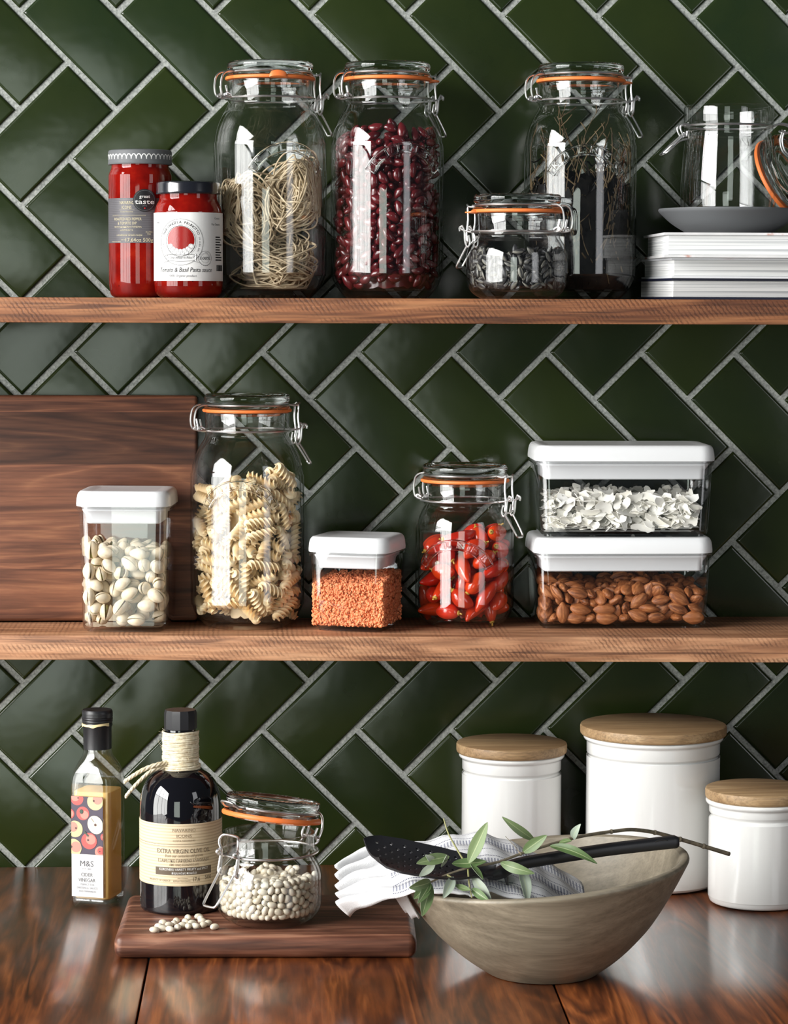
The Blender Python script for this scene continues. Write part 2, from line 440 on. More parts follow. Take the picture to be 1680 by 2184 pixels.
# walnut board leaning on the wall, and the one lying on the worktop
b = bevel_box('chopping_board', [(-.30, -.011), (.291, -.011), (.291, .011), (-.30, .011)], 0, .2510, .004, M['walnut'], 3)
b.location = (-.3475, -.0280, ZM + .0012); b.rotation_euler = (R(-3.4), 0, 0)
tag(b, 'large walnut board with striped grain leaning on the green tiles', 'chopping board')
b = bevel_box('chopping_board', [(-.1475, -.0945), (.1475, -.0945), (.1475, .0945), (-.1475, .0945)], 0, .0235, .0085, M['walnut_flat'], 5)
b.location = (.0195, -.353, .0002); b.rotation_euler = (0, 0, R(-1.8))
tag(b, 'walnut board with rounded edges lying flat under the oil bottle', 'chopping board')
ZB = .0237

# ------------------------------------------------------------------ daylight
def window_light(name, loc, rot, w, h, rad, col=(1, 1, 1)):
    l = bpy.data.lights.new(name, 'AREA'); l.shape = 'RECTANGLE'; l.size = w; l.size_y = h
    l.energy = rad * PI * w * h; l.color = col
    o = bpy.data.objects.new(name, l); COL.objects.link(o)
    o.location = loc; o.rotation_euler = rot
    return o
# tall window in the left wall; casement farthest from the tiles added for frontal light
for yc_, w_ in ((-1.20, .80), (-2.06, .80), (-2.92, .80), (-3.78, .80)):
    window_light('daylight_window', (-3.0, yc_, 1.92), (0, R(-90), 0), 1.58, w_, 18.5, (1.0, .99, .975))
    window_light('daylight_window', (-3.0, yc_, .30), (0, R(-90), 0), 1.58, w_, 9.5, (1.0, 1.0, .97))
# glazed door far behind on the left, and a paler window on the right
window_light('daylight_door', (-.80, -4.8, .18), (R(90), 0, 0), 1.25, 1.6, 3.3, (.90, 1.0, .90))
window_light('daylight_side', (1.75, -2.1, .75), (R(90), 0, R(42)), .62, 1.7, 2.4, (.96, .97, 1.0))
W = bpy.data.worlds.new('room'); SC.world = W; W.use_nodes = True
W.node_tree.nodes['Background'].inputs[0].default_value = (.80, .90, 1.0, 1)
W.node_tree.nodes['Background'].inputs[1].default_value = .055

SC.view_settings.view_transform = 'Standard'; SC.view_settings.look = 'None'
SC.view_settings.gamma = 1; SC.view_settings.use_curve_mapping = False; SC.view_settings.exposure = 0.19
cy = SC.cycles
cy.max_bounces = 11; cy.diffuse_bounces = 3; cy.glossy_bounces = 4; cy.transmission_bounces = 10; cy.transparent_max_bounces = 40
cy.caustics_reflective = False; cy.caustics_refractive = True; cy.blur_glossy = .5
cy.sample_clamp_indirect = 6.0; cy.sample_clamp_direct = 0
cy.use_denoising = True
try:
    cy.denoiser = 'OPENIMAGEDENOISE'; cy.denoising_input_passes = 'RGB_ALBEDO_NORMAL'; cy.denoising_prefilter = 'ACCURATE'
except Exception: pass
cy.use_adaptive_sampling = True; cy.adaptive_threshold = .045; cy.adaptive_min_samples = 20
# ------------------------------------------------------------------ lettering
_tc = {}
def text_poly(body, size, extrude=0.0, bevel=0.0):
    k = (body, round(size, 6), extrude, bevel)
    if k in _tc: return _tc[k]
    cu = bpy.data.curves.new('t', 'FONT'); cu.body = body; cu.size = size; cu.align_x = 'CENTER'
    cu.extrude = extrude; cu.resolution_u = 2; cu.bevel_depth = bevel; cu.bevel_resolution = 2
    o = bpy.data.objects.new('t', cu); COL.objects.link(o)
    dg = bpy.context.evaluated_depsgraph_get(); dg.update()
    me = bpy.data.meshes.new_from_object(o.evaluated_get(dg))
    vs = [tuple(v.co) for v in me.vertices]; fs = [tuple(p.vertices) for p in me.polygons]
    bpy.data.objects.remove(o); bpy.data.curves.remove(cu); bpy.data.meshes.remove(me)
    _tc[k] = (vs, fs); return vs, fs
class Print:
    """ink on a label: everything is laid out flat in (s, z) and mapped onto the label's surface"""
    def __init__(s, fn): s.mb = MB(); s.fn = fn; s.mats = []
    def mi(s, mat):
        if mat not in s.mats: s.mats.append(mat)
        return s.mats.index(mat)
    def poly(s, vs, fs, mat, lift=0.0):
        s.mb.add([s.fn(a, b, lift) for a, b in vs], fs, s.mi(mat)); return s
    def text(s, body, sx, z, size, mat, width=None, shear=0.0, lift=.00012):
        vs, fs = text_poly(body, size)
        if not vs: return s
        x0 = min(v[0] for v in vs); x1 = max(v[0] for v in vs); k = (width / (x1 - x0)) if width else 1; c = (x0 + x1) / 2
        return s.poly([(sx + (v[0] - c) * k + shear * v[1], z + v[1]) for v in vs], fs, mat, lift)
    def arc(s, body, sx, z, rad, a0, a1, size, mat, flip=False, lift=.00012):
        n = len(body)
        for i, ch in enumerate(body):
            if ch == ' ': continue
            a = R(a0 + (a1 - a0) * i / max(1, n - 1))
            vs, fs = text_poly(ch, size)
            x0 = min(v[0] for v in vs); x1 = max(v[0] for v in vs); c = (x0 + x1) / 2
            th = a
            out = []
            for v in vs:
                px, py = v[0] - c, (v[1] - size * .7 if flip else v[1])
                if flip: px, py = -px, -py
                rr = rad + py
                out.append((sx + rr * math.sin(th) + px * math.cos(th), z + rr * math.cos(th) - px * math.sin(th)))
            s.poly(out, fs, mat, lift)
        return s
    def rect(s, x0, z0, x1, z1, mat, n=1, lift=.00008):
        vs, fs = [], []
        for i in range(n + 1):
            x = x0 + (x1 - x0) * i / n; vs += [(x, z0), (x, z1)]
            if i: b = 2 * i; fs.append((b - 2, b, b + 1, b - 1))
        return s.poly(vs, fs, mat, lift)
    def ringp(s, sx, z, r0, r1, mat, n=48, a0=0, a1=360, lift=.0001, sq=1.0):
        vs, fs = [], []
        for i in range(n + 1):
            a = R(a0 + (a1 - a0) * i / n)
            vs += [(sx + r0 * math.sin(a) * sq, z + r0 * math.cos(a)), (sx + r1 * math.sin(a) * sq, z + r1 * math.cos(a))]
            if i: b = 2 * i; fs.append((b - 2, b - 1, b + 1, b))
        return s.poly(vs, fs, mat, lift)
    def disc(s, sx, z, r, mat, n=28, lift=.0001, sq=1.0, rot=0.0):
        vs = [(sx, z)]; fs = []; m = max(1, int(math.ceil(r / .0026)))
        for k in range(1, m + 1):
            for i in range(n):
                a = 2 * PI * i / n; x, y = r * k / m * math.cos(a) * sq, r * k / m * math.sin(a)
                vs.append((sx + x * math.cos(rot) - y * math.sin(rot), z + x * math.sin(rot) + y * math.cos(rot)))
                o = 1 + (k - 2) * n; j = (i + 1) % n
                fs.append((0, 1 + i, 1 + j) if k == 1 else (o + i, o + n + i, o + n + j, o + j))
        return s.poly(vs, fs, mat, lift)
    def line(s, pts, w, mat, lift=.0001):
        vs, fs = [], []
        for i, (x, z) in enumerate(pts):
            a = pts[max(0, i - 1)]; b = pts[min(len(pts) - 1, i + 1)]
            dx, dz = b[0] - a[0], b[1] - a[1]; L = math.hypot(dx, dz) or 1
            nx, nz = -dz / L * w / 2, dx / L * w / 2
            vs += [(x + nx, z + nz), (x - nx, z - nz)]
            if i: q = 2 * i; fs.append((q - 2, q - 1, q + 1, q))
        return s.poly(vs, fs, mat, lift)
    def obj(s, name, parent):
        me = bpy.data.meshes.new(name); me.from_pydata(s.mb.v, [], s.mb.f)
        for m in s.mats: me.materials.append(m)
        me.polygons.foreach_set('material_index', s.mb.m); me.update()
        return link(name, me, parent)
def on_cyl(rad, az=0.0, lift0=.0004):
    def f(s, z, lift):
        a = az + s / rad; q = rad + lift0 + lift
        return (q * math.sin(a), -q * math.cos(a), z)
    return f
def cyl_label(name, rad, az, half, z0, z1, mat, parent, t=.00035, n=40):
    mb = MB(); rings = []
    for i in range(n + 1):
        a = az - half + 2 * half * i / n
        rings.append([(q * math.sin(a), -q * math.cos(a), z) for q, z in ((rad, z0), (rad + t, z0), (rad + t, z1), (rad, z1))])
    mb.loft(rings); return mb.obj(name, mat, parent, sharp=30)

# ------------------------------------------------------------------ clip-top glass jars
RN = .0455
def jar_outline(H, Rb, sh, bt, base=.66, open_=False):
    """outer and inner wall, bottom to mouth; the closed height H counts the lid"""
    zb = bt
    outer = [(Rb * .0, .0035), (Rb * base * .85, .003), (Rb * base * .95, .0002), (Rb * base * 1.06, .0002), (Rb * .80, zb * .13), (Rb * .905, zb * .34), (Rb * .975, zb * .63), (Rb, zb)]
    z1 = H - .0455
    for f, q in ((1, 1), (.73, .95), (.45, .74), (.20, .36), (.09, .13), (0, 0)):
        outer.append((RN + (Rb - RN) * q, z1 - sh * f))
    body = crom(outer[3:], 5)
    outer = outer[:3] + body
    neck = [(RN, H - .0438), (RN + .0016, H - .0415), (RN + .0022, H - .0395), (RN + .0020, H - .0372), (RN + .0004, H - .0358), (RN + .0006, H - .0225), (RN + .0006, H - .0208)]
    t = .0032
    inner = [(RN - .0015, H - .0202), (RN - .0036, H - .0210), (RN - .0040, H - .0250), (RN - .0042, H - .0438)]
    innb = [(r - t, max(z, .0085)) for r, z in body[2:]][::-1]
    inner += [p for p in innb if p[1] > .0086]
    inner += [(Rb * base * .9, .0082), (Rb * base * .5, .0075), (0, .0075)]
    return outer + neck + inner, inner
def glass_jar(name, label, loc, H, Rb, sh, bt, rot, emb=None, tab=None, lid=True, base=.66, group='clip-top glass jars'):
    t = thing(name, label, 'jar', loc, 0, group)
    prof, inner = jar_outline(H, Rb, sh, bt, base)
    body = MB().lathe(prof, 96).obj('glass_body', M['glass'], t, sharp=50)
    hw = bpy.data.objects.new('clip', None)  # frame of the clip; replaced by matrices below
    bpy.data.objects.remove(hw)
    Mz = Matrix.Rotation(rot, 4, 'Z')
    if lid: jar_lid(t, H, Mz, tab)
    r_ = .00115
    MB().tube(ring(.0489, H - .0398, 64), r_, True, 8).obj('neck_wire', M['steel'], t)
    if lid: closed_clip(t, H, Mz, r_)
    if emb is not None: kilner_mark(body, Rb, emb[0], emb[1], emb[2] if len(emb) > 2 else 1.0)
    zs = np.array([p[1] for p in inner][::-1]); rs = np.array([p[0] for p in inner][::-1])
    return t, zs, rs
def lid_shape():
    H = 0
    P = [(0, H - .0036), (.028, H - .0030), (.038, H - .0022), (.0415, H - .0002), (.0445, H), (.0464, H - .0016), (.0470, H - .0040), (.0466, H - .0078), (.0452, H - .0098), (.0444, H - .0116),
         (.0452, H - .0134), (.0470, H - .0142), (.0475, H - .0156), (.0464, H - .0163), (.0405, H - .0165), (.0398, H - .0235), (.0370, H - .0240), (.0355, H - .0120), (.030, H - .0095), (0, H - .0085)]
    return P
def jar_lid(t, H, Mx, tab, parent=None, off=None):
    """glass lid with knurled rim, and the rubber ring below it"""
    T = Matrix.Translation((0, 0, H)) if off is None else off
    mod = lambda k, i, r, z: (r, z - (.0007 if (k in (4,) and i % 2) else 0))
    MB().lathe(lid_shape(), 120, M=T, mod=mod).obj('lid', M['lidglass'], t, sharp=50)
    MB().lathe([(.0420, -.0163), (.0484, -.0164), (.0490, -.0174), (.0490, -.0184), (.0484, -.0196), (.0420, -.0202), (.0420, -.0163)], 96, M=T).obj('sealing_ring', M['orange'], t) if tab is None else ring_with_tab(t, T, tab)
def ring_with_tab(t, T, tab):
    az, up = tab
    mb = MB().lathe([(.0420, -.0163), (.0484, -.0164), (.0490, -.0174), (.0490, -.0184), (.0484, -.0196), (.0420, -.0202), (.0420, -.0163)], 96, M=T)
    rings = []
    for i in range(13):
        u = -1 + 2 * i / 12; a = az + u * .20; h = max(0, (1 - u * u)) ** .5
        d = .0490 + (.002 if up else .008) * h; dz = (.0052 * h if up else -.001 * h)
        rings.append([(q * math.cos(a), q * math.sin(a), z) for q, z in ((.047, -.0200 - (0 if up else .0012 * h)), (d, -.0198 + dz * .3), (d, -.0178 + dz), (.0478, -.0168 + dz))])
    mb.loft(rings, M=T)
    mb.obj('sealing_ring', M['orange'], t)
def sym(path):
    """path on the +y side mirrored to a closed bail: there and back"""
    return path + [(x, -y, z) for x, y, z in reversed(path)]
def closed_clip(t, H, Mz, r_):
    T = Mz @ Matrix.Translation((0, 0, H))
    bail = MB().tube(ring(.0458, -.0117, 64), r_, True, 8, M=T)
    for s in (1, -1):
        y = .0088 * s
        bail.tube(crom([(-.0440, y, -.0117), (-.0530, y * 1.05, -.0120), (-.0590, y * 1.08, -.0165), (-.0612, y * 1.08, -.0270), (-.0600, y * 1.08, -.0360), (-.0562, y * 1.05, -.0395), (-.0535, y * 1.0, -.0365), (-.0552, y * .95, -.0270)], 6), r_, False, 8, M=T)
        bail.tube(crom([(.0450, y * .9, -.0117), (.0510, y * .9, -.0128), (.0558, y * .8, -.0120), (.0580, y * .6, -.0100)], 5), r_, False, 8, M=T)
    bail.obj('bail_wire', M['steel'], t)
    eye = MB().tube([(-.0560, -.0120, -.0368), (-.0560, .0120, -.0368)], r_, False, 8, M=T)
    for s in (1, -1):
        eye.tube(crom([(-.0478, .0085 * s, -.0398), (-.0530, .0100 * s, -.0400), (-.0572, .0104 * s, -.0380), (-.0550, .0106 * s, -.0352), (-.0500, .0106 * s, -.0375)], 6), r_, False, 8, M=T)
    eye.obj('hinge_eye', M['steel'], t)
    lk = MB().tube(crom(sym([(.0560, .0074, -.0505), (.0570, .0078, -.0400), (.0556, .0078, -.0260), (.0562, .0074, -.0145), (.0566, .0050, -.0125)]), 5, True), r_, True, 8, M=T)
    lk.obj('latch_link', M['steel'], t)
    lv = MB()
    for s in (1, -1):
        y = .0088 * s
        lv.tube(crom([(.0540, y, -.0430), (.0525, y, -.0510), (.0552, y, -.0552), (.0585, y, -.0500), (.0596, y, -.0390), (.0620, y, -.0335), (.0655, y, -.0350), (.0650, y, -.0385)], 6), r_, False, 8, M=T)
        lv.tube(crom([(.0480, y, -.0398), (.0540, y * .98, -.0392), (.0620, y * .98, -.0370), (.0640, y * .98, -.0345), (.0615, y * .98, -.0325)], 5), r_ * .9, False, 8, M=T)
    lv.tube(crom(sym([(.0566, .0082, -.0540), (.0620, .0076, -.0620), (.0690, .0068, -.0735), (.0706, .0056, -.0768), (.0709, .0030, -.0776)]), 6), r_, False, 8, M=T)
    lv.obj('lever', M['steel'], t)
def kilner_mark(body, Rb, az, zc, k=1.0):
    """raised arched name band in the glass; zc is the height of the band's top"""
    Ro, Ri, Rt = .0500 * k, .0405 * k, .0432 * k
    zc0 = zc - Ro
    mb = MB()
    def P(s, z, d=0.0):
        a = az + s / Rb; q = Rb + .0001 + d
        return (q * math.sin(a), -q * math.cos(a), z)
    A = R(63)
    arc = lambda r, a0, a1, n=26: [(r * math.sin(a0 + (a1 - a0) * i / n), zc0 + r * math.cos(a0 + (a1 - a0) * i / n)) for i in range(n + 1)]
    loop = arc(Ro, -A, A) + arc(Ri, A * 1.0, -A * 1.0)
    mb.tube([P(s, z, .0003) for s, z in loop], .0012, True, 8)
    for i, ch in enumerate('KILNER'):
        a = R(-49 + 98 * i / 5)
        vs, fs = text_poly(ch, .0118 * k, .0002, .0007)
        x0 = min(v[0] for v in vs); x1 = max(v[0] for v in vs); c = (x0 + x1) / 2
        out = []
        for v in vs:
            px = v[0] - c; rr = Rt + v[1] * .80 - .001 * k
            out.append(P(rr * math.sin(a) + px * math.cos(a), zc0 + rr * math.cos(a) - px * math.sin(a), .0006 + v[2]))
        mb.add(out, fs)
    me = mb.mesh('raised_lettering', M['emboss'], smooth=True, sharp=30)
    return link('raised_lettering', me, body)

# ------------------------------------------------------------------ packing loose food into a container
def pack(n, nb, r, sp, sample, project, iters=110, seed=1, turn=None):
    """n pieces, each a row of nb beads of radius r at spacing sp, pushed apart inside a container"""
    g = np.random.default_rng(seed)
    C = sample(g, n); A = g.normal(size=(n, 3))
    if turn is not None: A *= np.array(turn)
    A /= np.linalg.norm(A, axis=1, keepdims=True)
    off = (np.arange(nb) - (nb - 1) / 2) * sp
    ids = np.repeat(np.arange(n), nb); same = ids[:, None] == ids[None, :]
    for it in range(iters):
        P = (C[:, None, :] + A[:, None, :] * off[None, :, None]).reshape(-1, 3)
        D = P[:, None, :] - P[None, :, :]
        d2 = np.einsum('ijk,ijk->ij', D, D); d2[same] = 1.0
        ii, jj = np.nonzero(d2 < (2 * r) ** 2)
        mv = np.zeros_like(P); cnt = np.zeros(len(P))
        if len(ii):
            d = np.sqrt(d2[ii, jj]) + 1e-9
            push = D[ii, jj] / d[:, None] * ((2 * r - d) * .5)[:, None]
            np.add.at(mv, ii, push); np.add.at(cnt, ii, 1)
        P = P + mv / np.maximum(1, cnt * .55)[:, None]
        P = project(P, r)
        P = P.reshape(n, nb, 3); C = P.mean(1)
        if nb > 1:
            A = np.einsum('k,nki->ni', off, P); L = np.linalg.norm(A, axis=1, keepdims=True); A = A / np.maximum(L, 1e-9)
    return C, A
def in_jar(zs, rs, top, core, ycut=.008, floor=.010):
    """keeps beads between the wall and a filled core, in the half that faces the room"""
    def f(P, r):
        P = P.copy(); x, y, z = P.T
        tp = top(x, y) - r
        z[:] = np.minimum(np.maximum(z, floor + r), tp)
        rr = np.hypot(x, y) + 1e-9
        lim = np.interp(z, zs, rs) - r
        k = np.minimum(1, lim / rr); x *= k; y *= k
        rr = np.hypot(x, y) + 1e-9
        inside = (rr < core) & (z < tp - .012)
        k = np.where(inside, core / rr, 1); x *= k; y *= k
        y[:] = np.minimum(y, ycut)
        return np.stack([x, y, z], 1)
    return f
def frame(a, o, jit=0.0):
    """rotation with local x along a and local z turned toward o"""
    a = Vector(a).normalized(); o = Vector(o)
    if jit: o = o.normalized() + Vector((rnd.gauss(0, jit), rnd.gauss(0, jit), rnd.gauss(0, jit)))
    z = o - a * o.dot(a)
    if z.length < 1e-5: z = a.orthogonal()
    z.normalize(); y = z.cross(a)
    return Matrix((a, y, z)).transposed()
def scatter(name, meshes, C, A, base, label, cat, group, limit, rank, outw, jit=.25, parts=None, stuff=None, scale=(.92, 1.08)):
    """the pieces that show become objects; what lies behind them is one heap"""
    order = sorted(range(len(C)), key=lambda i: rank(C[i]))
    heap = MB()
    for q, i in enumerate(order):
        me = meshes[rnd.randrange(len(meshes))]
        s = rnd.uniform(*scale); B = Vector(base)
        mx = Matrix.Translation(B + Vector(C[i])) @ frame(A[i], outw(C[i]), jit).to_4x4() @ Matrix.Scale(s, 4)
        if q < limit:
            o = link(name, me); o.matrix_world = mx
            tag(o, label, cat, group)
            if parts:
                for pn, pm in parts[meshes.index(me)]: link(pn, pm, o)
        else:
            heap.add([v.co[:] for v in me.vertices], [p.vertices[:] for p in me.polygons], 0, mx)
    return heap
def join_heap(name, heap, mat, label, cat):
    if not heap.v: return None
    o = heap.obj(name, mat, None); tag(o, label, cat, kind='stuff'); return o
# ------------------------------------------------------------------ food meshes
def kidney_mesh(k):
    ln, w, t = .0084 * rnd.uniform(.92, 1.1), .0047, .0037
    def f(u):
        x = u.x * ln; y = u.y * w * (1 - .10 * u.x * u.x); z = u.z * t
        y += -.0016 * (u.x * u.x) + .0010 - .0011 * math.exp(-(u.x / .25) ** 2) * max(0, -u.y)
        return Vector((x, y, z))
    return MB().blob(f, 14, 9).mesh('kidney_bean', M['bean_red'], sharp=180)
def white_mesh(k):
    ln, w, t = .0047 * rnd.uniform(.88, 1.12), .0035, .0032
    return MB().blob(lambda u: Vector((u.x * ln, u.y * w - .0006 * u.x * u.x, u.z * t)), 12, 8).mesh('white_bean', M['bean_white'], sharp=180)
def seed_mesh(k):
    def f(u):
        s = 1 - .42 * max(0, u.x) ** 1.5 - .1 * max(0, -u.x)
        return Vector((u.x * .0062, u.y * .0033 * s, u.z * .0017 * s))
    return MB().blob(f, 12, 8).mesh('sunflower_seed', M['seed'], sharp=180)
def almond_mesh(k):
    ph = rnd.uniform(0, 6)
    def f(u):
        s = (1 - .50 * max(0, u.x) ** 1.6 - .06 * max(0, -u.x) ** 2)
        a = math.atan2(u.z, u.y)
        w = 1 + .022 * math.sin(9 * a + ph) * (1 - u.x * u.x)
        return Vector((u.x * .0116, u.y * .0072 * s * w, u.z * .0046 * s * w))
    return MB().blob(f, 36, 12).mesh('almond', M['almond'], sharp=180)
def fusilli_mesh(k):
    L = .036 * rnd.uniform(.85, 1.1); pitch = .0165; rings = []; n = 21; ph = rnd.uniform(0, 2)
    bend = rnd.uniform(-.0015, .0015)
    for i in range(45):
        x = -L / 2 + L * i / 44; tw = ph + 2 * PI * x / pitch; rg = []
        e = min(1, .55 + 6 * min(i, 44 - i) / 44)
        for q in range(n):
            a = 2 * PI * q / n
            c = math.cos(3 * a)
            rad = (.0018 + .0042 * max(0, (c + 1) / 2) ** 1.7) * e
            rg.append((x, rad * math.cos(a + tw) + bend * (2 * x / L) ** 2, rad * math.sin(a + tw)))
        rings.append(rg)
    return MB().loft(rings).mesh('fusilli', M['pasta'], sharp=70)
def chilli_mesh(long_):
    hl = .0215 if long_ else .0142; w = .0084 if long_ else .0094; b = rnd.uniform(.0, .004)
    def f(u):
        x = u.x; s = 1 - (.34 if long_ else .22) * max(0, x) ** 1.4
        return Vector((x * hl, u.y * w * s + b * x * x, u.z * w * s))
    me = MB().blob(f, 18, 12).mesh('red_chilli', M['chilli'], sharp=180)
    st = MB().blob(lambda u: Vector((-hl * .98 + u.x * .0016, b + u.y * .0030, u.z * .0030)), 10, 6)
    st.tube([(-hl, b, 0), (-hl - .002, b + .0005, 0), (-hl - .0040, b + .0012, .0006)], .0010, sides=6)
    return me, st.mesh('stem', M['chilli_stem'], sharp=60)
def pistachio_meshes():
    ln, w, t = .0098, .0068, .0062
    out = []
    for op in (.16, .30, .08):
        halves = []
        for sgn in (1, -1):
            mb = MB()
            def f(u, sgn=sgn):
                z = max(0.0, u.z); taper = 1 - .20 * max(0, u.x)
                p = Vector((u.x * ln, u.y * w * taper, z * t * taper))
                ang = op * .9
                dx = p.x + ln
                p = Vector((p.x * math.cos(ang) + ln * (math.cos(ang) - 1), p.y, p.z + dx * math.sin(ang) * .55 + .0001))
                return Vector((p.x, p.y, p.z * sgn))
            mb.blob(f, 18, 10)
            halves.append(mb.mesh('shell_half', M['shell'], sharp=60))
        kn = MB().blob(lambda u: Vector((u.x * .0072 + .0012, u.y * .0048, u.z * .0040)), 12, 8).mesh('kernel', M['kernel'], sharp=180)
        out.append((halves, kn))
    return out

def lathe_core(zs, rs, rad, top, mat_bump=.0015, seed=0):
    """lumpy fill behind the pieces that show"""
    g = np.random.default_rng(seed); prof = [(0, .011)]
    for z in np.linspace(.012, top, 14):
        prof.append((min(rad, float(np.interp(z, zs, rs)) - .004), float(z)))
    prof.append((0, top))
    mod = lambda k, i, r, z: (r + float(g.uniform(-1, 0)) * mat_bump, z + float(g.uniform(-1, 1)) * mat_bump)
    return prof, mod

# ================================================================== upper shelf
# -- two sauce jars
t = thing('sauce_jar', 'tall jar of red sauce with grey lid and dark grey label', 'jar', (-.1172, -.0655, ZT))
MB().lathe([(0, .003)] + crom([(.024, .0026), (.0265, .0003), (.029, .0006), (.0325, .004), (.0338, .012), (.0343, .022), (.0343, .06), (.0343, .125), (.0340, .133), (.0322, .138), (.0312, .1405), (.0312, .146)], 4) + [(0, .146)], 64).obj('glass_body', M['sauce'], t, sharp=60)
lidm = MB().lathe([(0, .1600), (.0315, .1600), (.0338, .1592), (.0346, .1575), (.0346, .1462), (.0350, .1452), (.0346, .1440), (.0325, .1440), (0, .1445)], 64)
ld = lidm.obj('lid', M['slate'], t, sharp=35)
p = Print(on_cyl(.0346, 0, .0001))
for k in range(19):
    x0 = -.052 + .104 * k / 19
    p.line([(x0 + .0055 * (q / 14 - .75 * math.sin(2 * PI * q / 14) / 6.28 * 1.6), .1519 + .0026 * math.cos(2 * PI * q / 14 + PI)) for q in range(15)], .0010, M['whiteink'])
p.obj('wave_pattern', ld)
g = NT('grey_label'); lm = g.pbr(color=g.ramp(g.math('FRACT', g.math('MULTIPLY', g.n('SeparateXYZ', {0: g.obj()}).outputs[2], 520)), [(.45, srgb(72, 70, 74)), (.55, srgb(86, 84, 88))]), rough=.5)
lb = cyl_label('label', .0343, R(-12), R(88), .0590, .1072, lm, t)
p = Print(on_cyl(.0343, R(-23), .0004))
gi = M['goldink']
p.text('NAVARINO', 0, .1005, .0048, gi, .0165).text('ICONS', 0, .0955, .0048, gi, .0115).rect(-.009, .0944, .009, .0946, gi, 6).text('Costa Navarino', 0, .0918, .0022, gi, .0150)
p.line([(-.020 + .00065 * k, .0884 + (.0007 if k % 2 else -.0007)) for k in range(64)], .0003, gi)
p.text('ROASTED RED PEPPER', 0, .0832, .0040, gi, .0330).text('& TOMATO DIP', 0, .0788, .0040, gi, .0225)
p.text('ΨΗΤΗ ΚΟΚΚΙΝΗ ΠΙΠΕΡΙΑ', 0, .0752, .0026, gi, .0330).text('& ΝΤΟΜΑΤΑ', 0, .0717, .0024, gi, .0150)
p.text('a traditional Greek recipe', .002, .0665, .0030, gi, .0300, .15)
p.text('NET WT', -.0035, .0617, .0018, gi, .0060).text('17,64oz', .0075, .0603, .0056, gi, .0170).text('500g e', .0255, .0603, .0056, gi, .0150).text('PRODUCT OF GREECE', -.0140, .0598, .0016, gi, .0140)
p.text('GLUTEN', .0245, .0700, .0020, gi).text('FREE', .0245, .0678, .0020, gi)
p.obj('lettering', lb)
p = Print(on_cyl(.0343, R(10), .0012))
p.disc(0, .1045, .0122, M['black'], 40, 0).ringp(0, .1045, .0104, .0107, M['ink'], lift=.00005).ringp(0, .1045, .0106, .0109, M['greyink'], lift=.0001)
p.text('great', 0, .1072, .0050, M['whiteink'], .0112).text('taste', 0, .1008, .0072, M['whiteink'], .0205).text('2015', 0, .0980, .0026, M['greyink'])
p.disc(0, .0962, .0008, plain('red_dot', srgb(190, 30, 30)), 10)
p.obj('round_sticker', t)

t = thing('sauce_jar', 'short jar of tomato pasta sauce with black lid and white label', 'jar', (-.0640, -.1130, ZT))
MB().lathe([(0, .003)] + crom([(.024, .0026), (.0275, .0003), (.030, .0006), (.0350, .005), (.0363, .012), (.0366, .02), (.0366, .085), (.0362, .091), (.0340, .099), (.0312, .1045), (.0308, .1075), (.0308, .111)], 4) + [(0, .111)], 64).obj('glass_body', M['sauce'], t, sharp=60)
MB().lathe([(0, .1235), (.0318, .1240), (.0338, .1230), (.0345, .1212), (.0343, .1130), (.0347, .1118), (.0340, .1105), (.0318, .1105), (0, .111)], 64).obj('lid', plain('black_lacquer', (.01, .011, .016), .22, coat=.5, coat_rough=.05), t, sharp=35)
lb = cyl_label('label', .0366, R(0), R(104), .0180, .0905, M['paper'], t)
def _o(s, z, lift): return on_cyl(.0366, R(-12), .0004)(s, z, lift)
p = Print(_o); ik = M['ink']; gk = M['greyink']
zc = .0590; sx = 0.0
p.disc(sx, zc + .002, .0148, plain('tomato_window', srgb(138, 14, 9), .25), 48).ringp(sx, zc + .001, .0160, .0164, ik).ringp(sx, zc + .001, .0176, .0178, gk).ringp(sx, zc, .0243, .0246, ik).ringp(sx, zc, .0252, .0253, gk)
p.arc('MARIANGELA PRUNOTTO', sx, zc, .0198, -64, 64, .0040, ik)
p.arc('IN ALBA DAL 1989', sx, zc, .0200, 76, 140, .0024, gk).arc('DAL VIVAIO', sx, zc, .0200, -140, -84, .0024, gk)
for k in range(15):   # line drawing of fruit and leaves below the window
    a = R(180 + (k - 7) * 9); fx, fz = sx + .0136 * math.sin(a), zc + .0015 + .0136 * math.cos(a) + (.0022 if k % 2 else 0)
    p.disc(fx, fz, .0027, M['paper'], 14, .00014 + k * 4e-6).ringp(fx, fz, .0024, .0026, gk, 18, lift=.00018 + k * 4e-6)
p.line([(sx - .0165, zc - .0162), (sx + .0165, zc - .0162)], .0072, M['paper'], .0003)
for dz in (-.0128, -.0196): p.line([(sx - .0140 + .028 * q / 10, zc + dz - .0008 * math.sin(PI * q / 10)) for q in range(11)], .0003, ik, .00034)
for s_ in (-1, 1):
    p.line([(sx + s_ * .0140, zc - .0130), (sx + s_ * .0190, zc - .0150), (sx + s_ * .0160, zc - .0180), (sx + s_ * .0195, zc - .0215), (sx + s_ * .0130, zc - .0200)], .0003, ik, .00034)
p.text('Una delizia di Alba', sx, zc - .0176, .0036, gk, .0235, .15, .00036)
p.text('Tomato & Basil Pasta sauce', .0045, .0275, .0068, ik, .0610, .18).text('100% Organic product', .0020, .0222, .0034, gk, .0300, .18)
p.ringp(.0270, .0420, .0076, .0079, ik).ringp(.0270, .0420, .0048, .0050, gk).text('100%', .0270, .0404, .0046, ik, .0115, .1, .0002).arc('TUTELA AMBIENTE', .0270, .0420, .0055, -100, 100, .0017, gk).arc('ORGANIC', .0270, .0420, .0072, 230, 130, .0017, gk, True)
